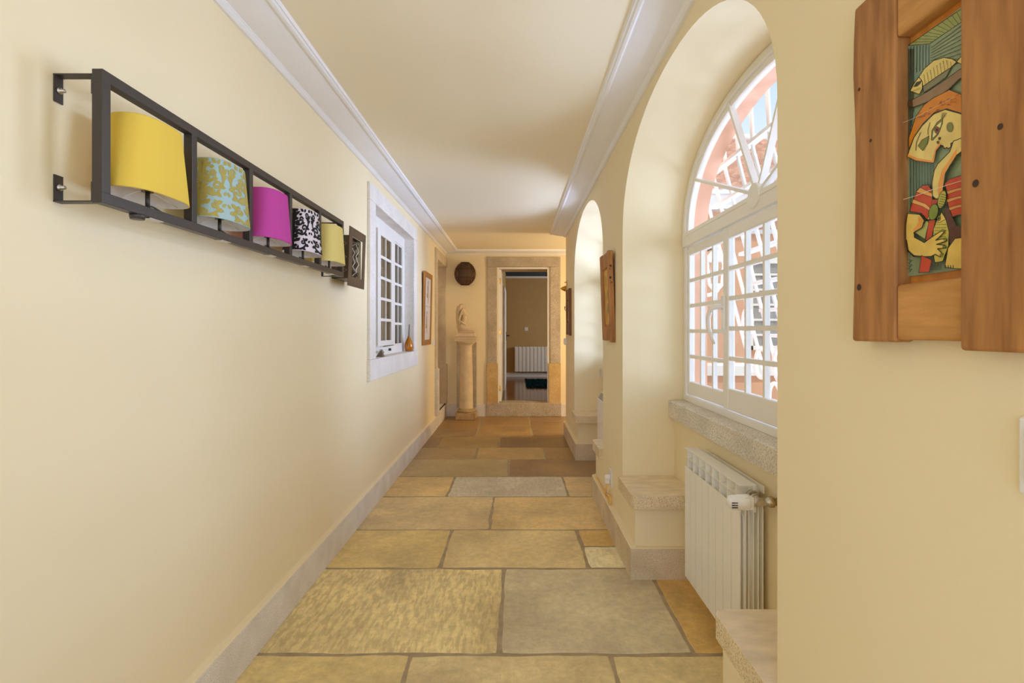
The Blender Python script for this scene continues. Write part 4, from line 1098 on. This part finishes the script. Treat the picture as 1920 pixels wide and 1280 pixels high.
    fill(fB([(318, 700), (378, 690), (340, 860), (290, 875)]), RED, 1.2)
    fill(fB([(200, 805), (300, 700), (318, 720), (285, 860)]), (168, 170, 96), .8)
    # dark waistcoat, fish and birds
    fill(fB([(450, 600), (490, 590), (520, 670), (560, 750), (690, 760), (690, 850), (560, 850), (505, 925), (490, 800)]), (92, 58, 44), 1.0)
    fill(fB([(385, 710), (432, 620), (468, 690), (495, 800), (490, 920), (440, 1050), (372, 1062), (350, 950), (360, 770)]), (196, 182, 84), 1.3)
    fill(fB([(395, 720), (430, 628), (466, 688), (420, 715)]), YL, .9); fill(ell(B_(408, 680), 3.4, 5), OL, .7); fill(ell(B_(406, 682), 1.4, 2.2), (40, 36, 28), 0)
    for i in range(7):
        for j in range(6): ink(fB([(372 + j * 18, 735 + i * 26), (382 + j * 18, 735 + i * 26)]), .8)
    fill(ell(B_(368, 628), 8.5, 15.5, .25), (122, 138, 48), 1.0)
    fill(ell(B_(442, 520), 7.2, 17, .25), (176, 170, 70), 1.0)
    for i in range(6): ink(fB([(412 + i * 5, 575 - i * 20), (470 + i * 2, 585 - i * 20)]), .9)
    # arm and hand
    fill(fB([(145, 640), (250, 648), (290, 700), (270, 760), (200, 803), (205, 845), (290, 890), (345, 850), (390, 820), (450, 782), (464, 800), (425, 838), (390, 870), (478, 852), (484, 875), (395, 905), (468, 912), (482, 935), (405, 942), (452, 992), (430, 1012), (385, 990), (350, 1008), (290, 1010), (200, 1000), (150, 960), (130, 860), (130, 740)]), YL, 1.6)
    fill(fB([(235, 655), (285, 700), (265, 755), (205, 795), (195, 780), (240, 720)]), (222, 150, 66), 0)
    for p in ((450, 787), (470, 860), (465, 925), (440, 995)): fill(ell(B_(*p), 3.2, 2.4), OL, .4)
    ink(fB([(135, 870), (150, 960), (200, 1005), (255, 1010)]), 3.2)
    fill(fB([(500, 935), (560, 855), (690, 840), (690, 1115), (560, 1112), (470, 1100)]), YL, 1.2)
    fill(fB([(268, 1000), (358, 1040), (335, 1142), (245, 1148)]), RED, 1.2)
    for i in range(10): ink(fB([(360 + i * 9, 1070 + (i % 3) * 8), (350 + i * 10, 1125)]), .8)
    for i in range(4): ink(fB([(480 + i * 22, 1085), (482 + i * 22, 1112)]), 1.4)
    for i in range(8): ink(fB([(150 + (i % 2) * 22, 1035 + i * 13), (192 - (i % 3) * 12, 1042 + i * 13), (165, 1052 + i * 13)]), .9)
    ink(fB([(115, 520), (220, 490), (330, 448), (450, 412), (560, 378), (690, 340)]), .9, (228, 220, 190))
    ink(fA([(112, 1052), (190, 1020), (330, 950), (470, 880), (560, 830)]), .5, (224, 206, 150))
    b.build('painted_tile', None, t, recalc=False)
panel('wood_panel', .61, .946, 1.287, 1.878, .600, (.716, .844, 1.382, 1.772), (M['woodA'], M['woodB'], M['woodO']),
      'large weathered wooden panel with painted tile of a face, nearest on the right wall', knots=[(.93, 1.385, .006, 0), (.69, 1.50, .005, 0), (.655, 1.56, .004, 0), (.93, 1.73, .003, 0), (.90, 1.63, .003, 0)], art=paint_tile)
def small_tile(c0, c1, seed):
    def f(t, xf, op):
        rr = random.Random(seed); b = MB(); x = xf + .0105
        oy0, oy1, oz0, oz1 = op
        b.mat(flat('tile_ground', srgb(*c0), .3, var=.15, scale=20)); b.box(x, x + .001, oy0 + .012, oy1 - .006, oz0 + .012, oz1 - .012)
        for i, c in enumerate(c1):
            b.mat(flat('tile_mark', srgb(*c), .3)); 
            for k in range(3): disc2(b, rr.uniform(oy0 + .04, oy1 - .03), rr.uniform(oz0 + .05, oz1 - .05), rr.uniform(.012, .026), rr.uniform(.02, .05), x - .0003 - i * .0002 - k * .00005)
        return b.build('painted_tile', None, t)
    return f
kn = [(.612 + .008, 1.72, .007, 1), (.616, 1.645, .008, 1), (.622, 1.61, .009, 1), (.616, 1.57, .004, 1), (.62, 1.53, .003, 1), (.612, 1.70, .003, 1)]
panel('wood_panel', 3.375, 3.70, 1.238, 1.818, .605, (3.418, 3.612, 1.338, 1.717), (M['woodA'], M['woodA'], M['woodO']),
      'brown wooden panel with narrow golden tile on the pier between the two arches', lean=-.034, knots=kn, inner=small_tile((214, 168, 60), [(90, 100, 50), (176, 120, 40)], 3), depth=.013, proud=.0005)
panel('wood_panel', 6.01, 6.37, 1.255, 1.785, .607, (6.06, 6.28, 1.40, 1.66), (M['woodD'], M['woodD'], M['woodD']),
      'dark wooden panel at the far end of the arcade wall, beside the brass bell', lean=-.01, inner=small_tile((160, 110, 52), [(70, 50, 30)], 5), depth=.013, proud=.0005)
# brass bell
t = thing('wall_bell', (XR, 6.53, 1.56), 'small brass ship bell on a bracket behind the dark wooden panel', 'bell')
yb = 6.52
b = MB(); b.tube([(XR, yb, 1.90), (.60, yb, 1.895)], .005, 8); b.box(XR - .006, XR, yb - .012, yb + .012, 1.80, 1.92); b.build('bracket', M['brass'], t)
b = MB(); b.lathe([(.036, 0), (.034, -.014), (.024, -.035), (.014, -.055), (.004, -.066)], (.640 - .02, yb, 1.82), 'X', 18); b.build('bell', M['brass'], t)
b = MB(); b.tube([(.612, yb + .0, 1.573 + 0), (.602, yb, 1.60), (.606, yb, 1.56), (.625, yb, 1.545), (.634, yb, 1.57), (.628, yb, 1.60), (.612, yb, 1.605)], .004, 8, closed=True); b.build('pull_ring', M['brass'], t)

# ------------------------------------------------------------------ radiator in the near niche
RX, RY, RZ0, RZ1, RP = .829, 1.967, .114, .738, .08
t = thing('radiator', (RX + .045, RY + .32, RZ0), 'white eight section radiator with thermostat knob under the near arched window', 'radiator')
b = MB()
hp = RP / 2
b.box(RX, RX + .004, -hp + .0022, hp - .0022, RZ0, RZ1 - .088)                         # front panel
V = [(RX + .003, RZ0 + .02), (RX + .09, RZ0 + .02), (RX + .091, RZ1 - .075), (RX + .088, RZ1 - .03), (RX + .078, RZ1 - .006), (RX + .062, RZ1 - .001), (RX, RZ1 - .001), (RX, RZ1 - .088), (RX + .003, RZ1 - .09)]
b.prism(V, -.002, .002, 'XZ')                                                         # centre fin
b.box(RX, RX + .062, -hp, hp, RZ1 - .003, RZ1)                                        # top plate
b.box(RX, RX + .03, -hp, hp, RZ1 - .044, RZ1 - .0415)                                 # louvre
b.box(RX + .086, RX + .09, -hp, hp, RZ1 - .030, RZ1 - .004)
for i, xx in enumerate((.018, .036, .054, .072, .089)):
    top = RZ1 - .062 - (.0 if i else .05)
    b.prism([(-.031, RZ0 + .03), (.031, RZ0 + .03), (.031, top - .03), (.025, top - .01), (.012, top), (-.012, top), (-.025, top - .01), (-.031, top - .03)], RX + xx - .0018, RX + xx + .0018, 'YZ')
b.box(RX + .048, RX + .060, -hp, hp, RZ1 - .10, RZ1 - .003); b.box(RX + .02, RX + .023, -hp, hp, RZ0 + .02, RZ1 - .09); b.tube([(RX + .045, -hp, RZ0 + .06), (RX + .045, hp, RZ0 + .06)], .024, 14)
b.tube([(RX + .045, 0, RZ0 + .05), (RX + .045, 0, RZ1 - .05)], .016, 12)
sec = b.build('section', M['rad'], t)
sec.matrix_parent_inverse = Matrix.Identity(4)
off = Vector((-(RX + .045), -(RY + .32), -RZ0))
for k in range(8):
    s_ = sec if k == 0 else sec.copy()
    if k: COL.objects.link(s_)
    s_.location = off + Vector((0, RY + hp + k * RP, 0))
vy, vz = 1.905, .697
b = MB(); b.tube([(RX + .045, RY + .004, vz), (RX + .045, RY - .01, vz)], .025, 16); b.tube([(RX + .045, RY, vz), (RX + .045, vy, vz)], .014, 14); b.tube([(RX + .045, RY - .012, vz), (RX + .045, RY - .03, vz)], .019, 6)
b.lathe([(.0125, .846), (.016, .85), (.017, .872), (.015, .876), (.013, .90), (.017, .902), (.018, .912), (.013, .914)], (0, vy, vz), 'X', 20)
b.build('valve', flat('nickel', srgb(196, 188, 172), .3, .9), t)
b = MB(); b.lathe([(.001, .757), (.014, .758), (.022, .764), (.0255, .776), (.0255, .790), (.0275, .793), (.0285, .826), (.027, .832), (.020, .834), (.018, .848)], (0, vy, vz), 'X', 28)
b.box(.815, .843, vy - .0215, vy + .0215, vz - .0215, vz + .0215)
hd = b.build('thermostat_head', flat('valve_white', (.84, .82, .78, 1), .3), t)
for k in (-1, 0, 1):
    b = MB(); b.box(.764, .785, vy - .0262, vy - .0235, vz - .004 + k * .0085 - .0015, vz - .004 + k * .0085 + .0015)
    b.build('slot', M['knot'], hd)
b = MB(); b.lathe([(.020, .905), (.020, .922)], (0, vy, vz), 'X', 6); b.lathe([(.011, .914), (.011, XN - .0006)], (0, vy, vz), 'X', 14)
for k in range(4): b.lathe([(.012, .9225 + k * .0045), (.0135, .9245 + k * .0045), (.012, .9265 + k * .0045)], (0, vy, vz), 'X', 14)
b.build('pipe', flat('brass_nipple', srgb(184, 160, 120), .35, .9), t)
for yy in (RY + .12, RY + .52):
    b = MB(); b.tube([(RX + .08, yy, RZ1 - .03), (RX + .095, yy, RZ1 - .02), (XN - .0006, yy, RZ1 - .02)], .004, 6)
    b.build('wall_hook', M['rad'], t)
# convector in the second niche
t = thing('heater', (.80, 4.6, .12), 'white panel heater with a dark top grille in the second arch', 'heater')
b = MB(); b.prism([(.752, .13), (.93, .13), (.93, .748), (.80, .748), (.790, .745), (.752, .688)], 4.25, 4.88); bevel(b.build('casing', M['rad'], t), .004)
b = MB()
b.prism([(.757, .694), (.787, .741), (.786, .742), (.756, .695)], 4.28, 4.87)
b.build('grille', flat('grille_dark', srgb(92, 82, 66), .6), t)
for k in range(14):
    b = MB(); yy = 4.29 + k * .043; b.prism([(.755, .694), (.786, .7425), (.785, .744), (.754, .696)], yy, yy + .008); b.build('grille_slat', M['rad'], t)
for yy in (4.30, 4.77): b = MB(); b.box(.78, .93, yy, yy + .06, 0, .132); b.build('foot', M['rad'], t)

# ------------------------------------------------------------------ wall socket, plug and cable
t = thing('wall_socket', (XR, 3.53, .28), 'white wall socket low on the pier between the arches', 'socket')
b = MB(); b.box(XR - .009, XR, 3.475, 3.57, .285, .392); bevel(b.build('plate', M['plastic'], t), .003)
t = thing('power_cable', (XR - .03, 3.55, .33), 'cream cable plugged into the wall socket and looping over the baseboard', 'cable')
b = MB(); b.lathe([(.019, 0), (.019, -.026), (.014, -.034)], (XR - .009, 3.525, .338), 'X', 14); b.box(XR - .042, XR - .012, 3.512, 3.538, .30, .335); bevel(b.build('plug', M['plastic'], t), .003)
b = MB()
c_ = [(XR - .03, 3.525, .302), (XR - .032, 3.54, .26), (XR - .022, 3.62, .20), (XR - .016, 3.70, .182), (XR - .012, 3.60, .186), (XR - .02, 3.50, .182), (XR - .018, 3.46, .19), (XR - .02, 3.47, .225), (XR - .02, 3.56, .215), (XR - .016, 3.68, .186), (XR - .014, 3.9, .182), (XR - .014, 4.15, .182)]
b.tube(smooth_pts(c_), .0055, 8); b.build('cord', M['cable'], t)

# ------------------------------------------------------------------ outside: iron grille, lantern, neighbouring house
def grille(c, label):
    t = thing('window_grille', (XO + .1, c, 1.5), label, 'window grille')
    def gx(z): return 1.17 + .26 * (2.2 - z) if z < 2.2 else 1.17 - .05 * (z - 2.2)
    y = c + 1.09
    while y > c - 1.15:
        b = MB(); b.tube([(gx(z), y, z) for z in (2.5, 2.2, 1.6, 1.05)], .0105, 8); b.build('bar', M['ironw'], t); y -= .172
    for z in (2.23, 2.05, 1.74, 1.57, 1.42, 1.28, 1.14, 1.03):
        lim = c + 1.0 if z > 2 else c + .80 - max(0, 1.74 - z) * .22
        b = MB(); b.box(gx(z) - .025, gx(z) + .012, c - 1.1, lim, z - .009, z + .009); b.build('rail', M['ironw'], t)
    for yy, z, r in ((c + .86, 1.12, .085), (c + .62, 1.13, .10), (c + .90, 1.36, .075), (c + .52, .98, .07), (c + .80, .93, .08), (c + .30, .95, .08)):
        b = MB(); x = gx(z) - .03
        b.tube([(x, yy + r * .8 * math.cos(2 * PI * k / 24), z + r * math.sin(2 * PI * k / 24)) for k in range(24)], .011, 8, closed=True); b.build('scroll', M['ironw'], t)
    for z in (2.4, 1.1):
        for yy in (c + 1.05, c - 1.05):
            b = MB(); b.tube([(XO, yy, z), (gx(z), yy, z)], .01, 6); b.build('wall_fixing', M['ironw'], t)
    return t
grille(ARCH[0], 'white iron window grille with scrolls outside the near arched window')
t = thing('wall_lantern', (XO, 3.62, 1.75), 'white metal lantern on a bracket outside the near arched window', 'lantern')
lx, ly, lz = 1.36, 3.62, 1.62
b = MB()
for a in range(6):
    a0 = 2 * PI * a / 6; b.tube([(lx + .045 * math.cos(a0), ly + .045 * math.sin(a0), lz), (lx + .065 * math.cos(a0), ly + .065 * math.sin(a0), lz + .16)], .006, 6)
b.lathe([(.02, -.05), (.03, -.03), (.05, -.008), (.05, .004)], (lx, ly, lz), n=6); b.lathe([(.085, .16), (.08, .172), (.05, .20), (.03, .225), (.012, .235), (.012, .26), (.001, .27)], (lx, ly, lz), n=24)
b.build('cage', M['ironw'], t)
b = MB(); b.lathe([(.042, .005), (.06, .155)], (lx, ly, lz), n=6); b.build('lamp_glass', M['glass'], t)
b = MB(); b.tube(smooth_pts([(XO, ly, 1.66), (1.2, ly, 1.62), (1.3, ly, 1.55), (lx, ly, 1.575)]), .012, 8); b.box(XO, XO + .02, ly - .04, ly + .04, 1.55, 1.78); b.build('bracket', M['ironw'], t)

h = thing('house', (6, 9.2, -.3), 'peach neighbouring house with tiled roof and white barred windows beyond the grille', 'house')
HY = 9.0
def hp_(px, py, Y=HY): return PX(px, Y), PZ(py, Y)
b = MB(); b.box(3.15, 9.0, HY, HY + 5, -.3, 3.55); b.build('wall', M['peach'], h)
b = MB(); b.box(3.0, 9.0, HY - .28, HY + .02, 3.30, 3.56); b.box(3.1, 9.0, HY - .05, HY, 2.93, 3.0); b.box(3.1, 9.0, HY - .07, HY, .55, .76); b.build('cornice', M['white'], h)
b = MB()
tile = flat('roof_tile', srgb(206, 158, 136), .8, spec=.2, var=.22, scale=5)
nx, rows_ = 150, 13
y0, z0, y1, z1 = HY - .40, 3.58, HY + 2.6, 5.42
for r in range(rows_):
    f0, f1 = r / rows_, (r + 1.12) / rows_
    P0 = Vector((0, y0 + (y1 - y0) * f0, z0 + (z1 - z0) * f0 + .075)); P1 = Vector((0, y0 + (y1 - y0) * f1, z0 + (z1 - z0) * f1 + .01))
    lo = Vector((0, P0.y + .004, P0.z - .06))
    ra, rb, rc = [], [], []
    for i in range(nx + 1):
        x = 2.95 + 6.0 * i / nx; w = .032 * math.sin(2 * PI * x / .21)
        ra.append(b.bm.verts.new((x, P0.y, P0.z + w))); rb.append(b.bm.verts.new((x, P1.y, P1.z + w))); rc.append(b.bm.verts.new((x, lo.y, lo.z + w * .3)))
    for i in range(nx): b.fv([ra[i], ra[i + 1], rb[i + 1], rb[i]], True); b.fv([rc[i], rc[i + 1], ra[i + 1], ra[i]])
b.build('roof', tile, h, recalc=False)
b = MB(); b.tube([(2.95, y1, z1 + .06), (9, y1, z1 + .06)], .10, 8); b.build('ridge', M['white'], h)
b = MB(); b.box(2.96, 9, y0 + .02, y0 + .12, z0 - .06, z0 + .04); b.build('gutter', M['white'], h)
gp = flat('grey_pane', srgb(150, 150, 150), .15)
for x0 in (3.92, 5.5, 7.0):
    fr = MB(); z0_, z1_ = .98, 2.50; x1 = x0 + 1.05
    for a, c in ((x0, x0 + .07), (x1 - .07, x1)): fr.box(a, c, HY - .06, HY, z0_, z1_)
    for zz in (z0_, z1_ - .07): fr.box(x0, x1, HY - .06, HY, zz, zz + .07)
    for k in range(1, 4): xx = x0 + 1.05 * k / 4; fr.box(xx - .018, xx + .018, HY - .045, HY, z0_, z1_)
    for k in range(1, 6): zz = z0_ + (z1_ - z0_) * k / 6; fr.box(x0, x1, HY - .045, HY, zz - .018, zz + .018)
    fo = fr.build('window', M['ironw'], h)
    b = MB(); b.box(x0, x1, HY - .02, HY - .01, z0_, z1_); b.build('pane', gp, fo)
b = MB(); b.face([(XO, -6, -.3), (40, -6, -.3), (40, 40, -.3), (XO, 40, -.3)])
struct(b, 'ground', flat('pale_paving', srgb(206, 196, 182), .9, var=.08, scale=2), 'pale paved courtyard outside the arches', 'ground')
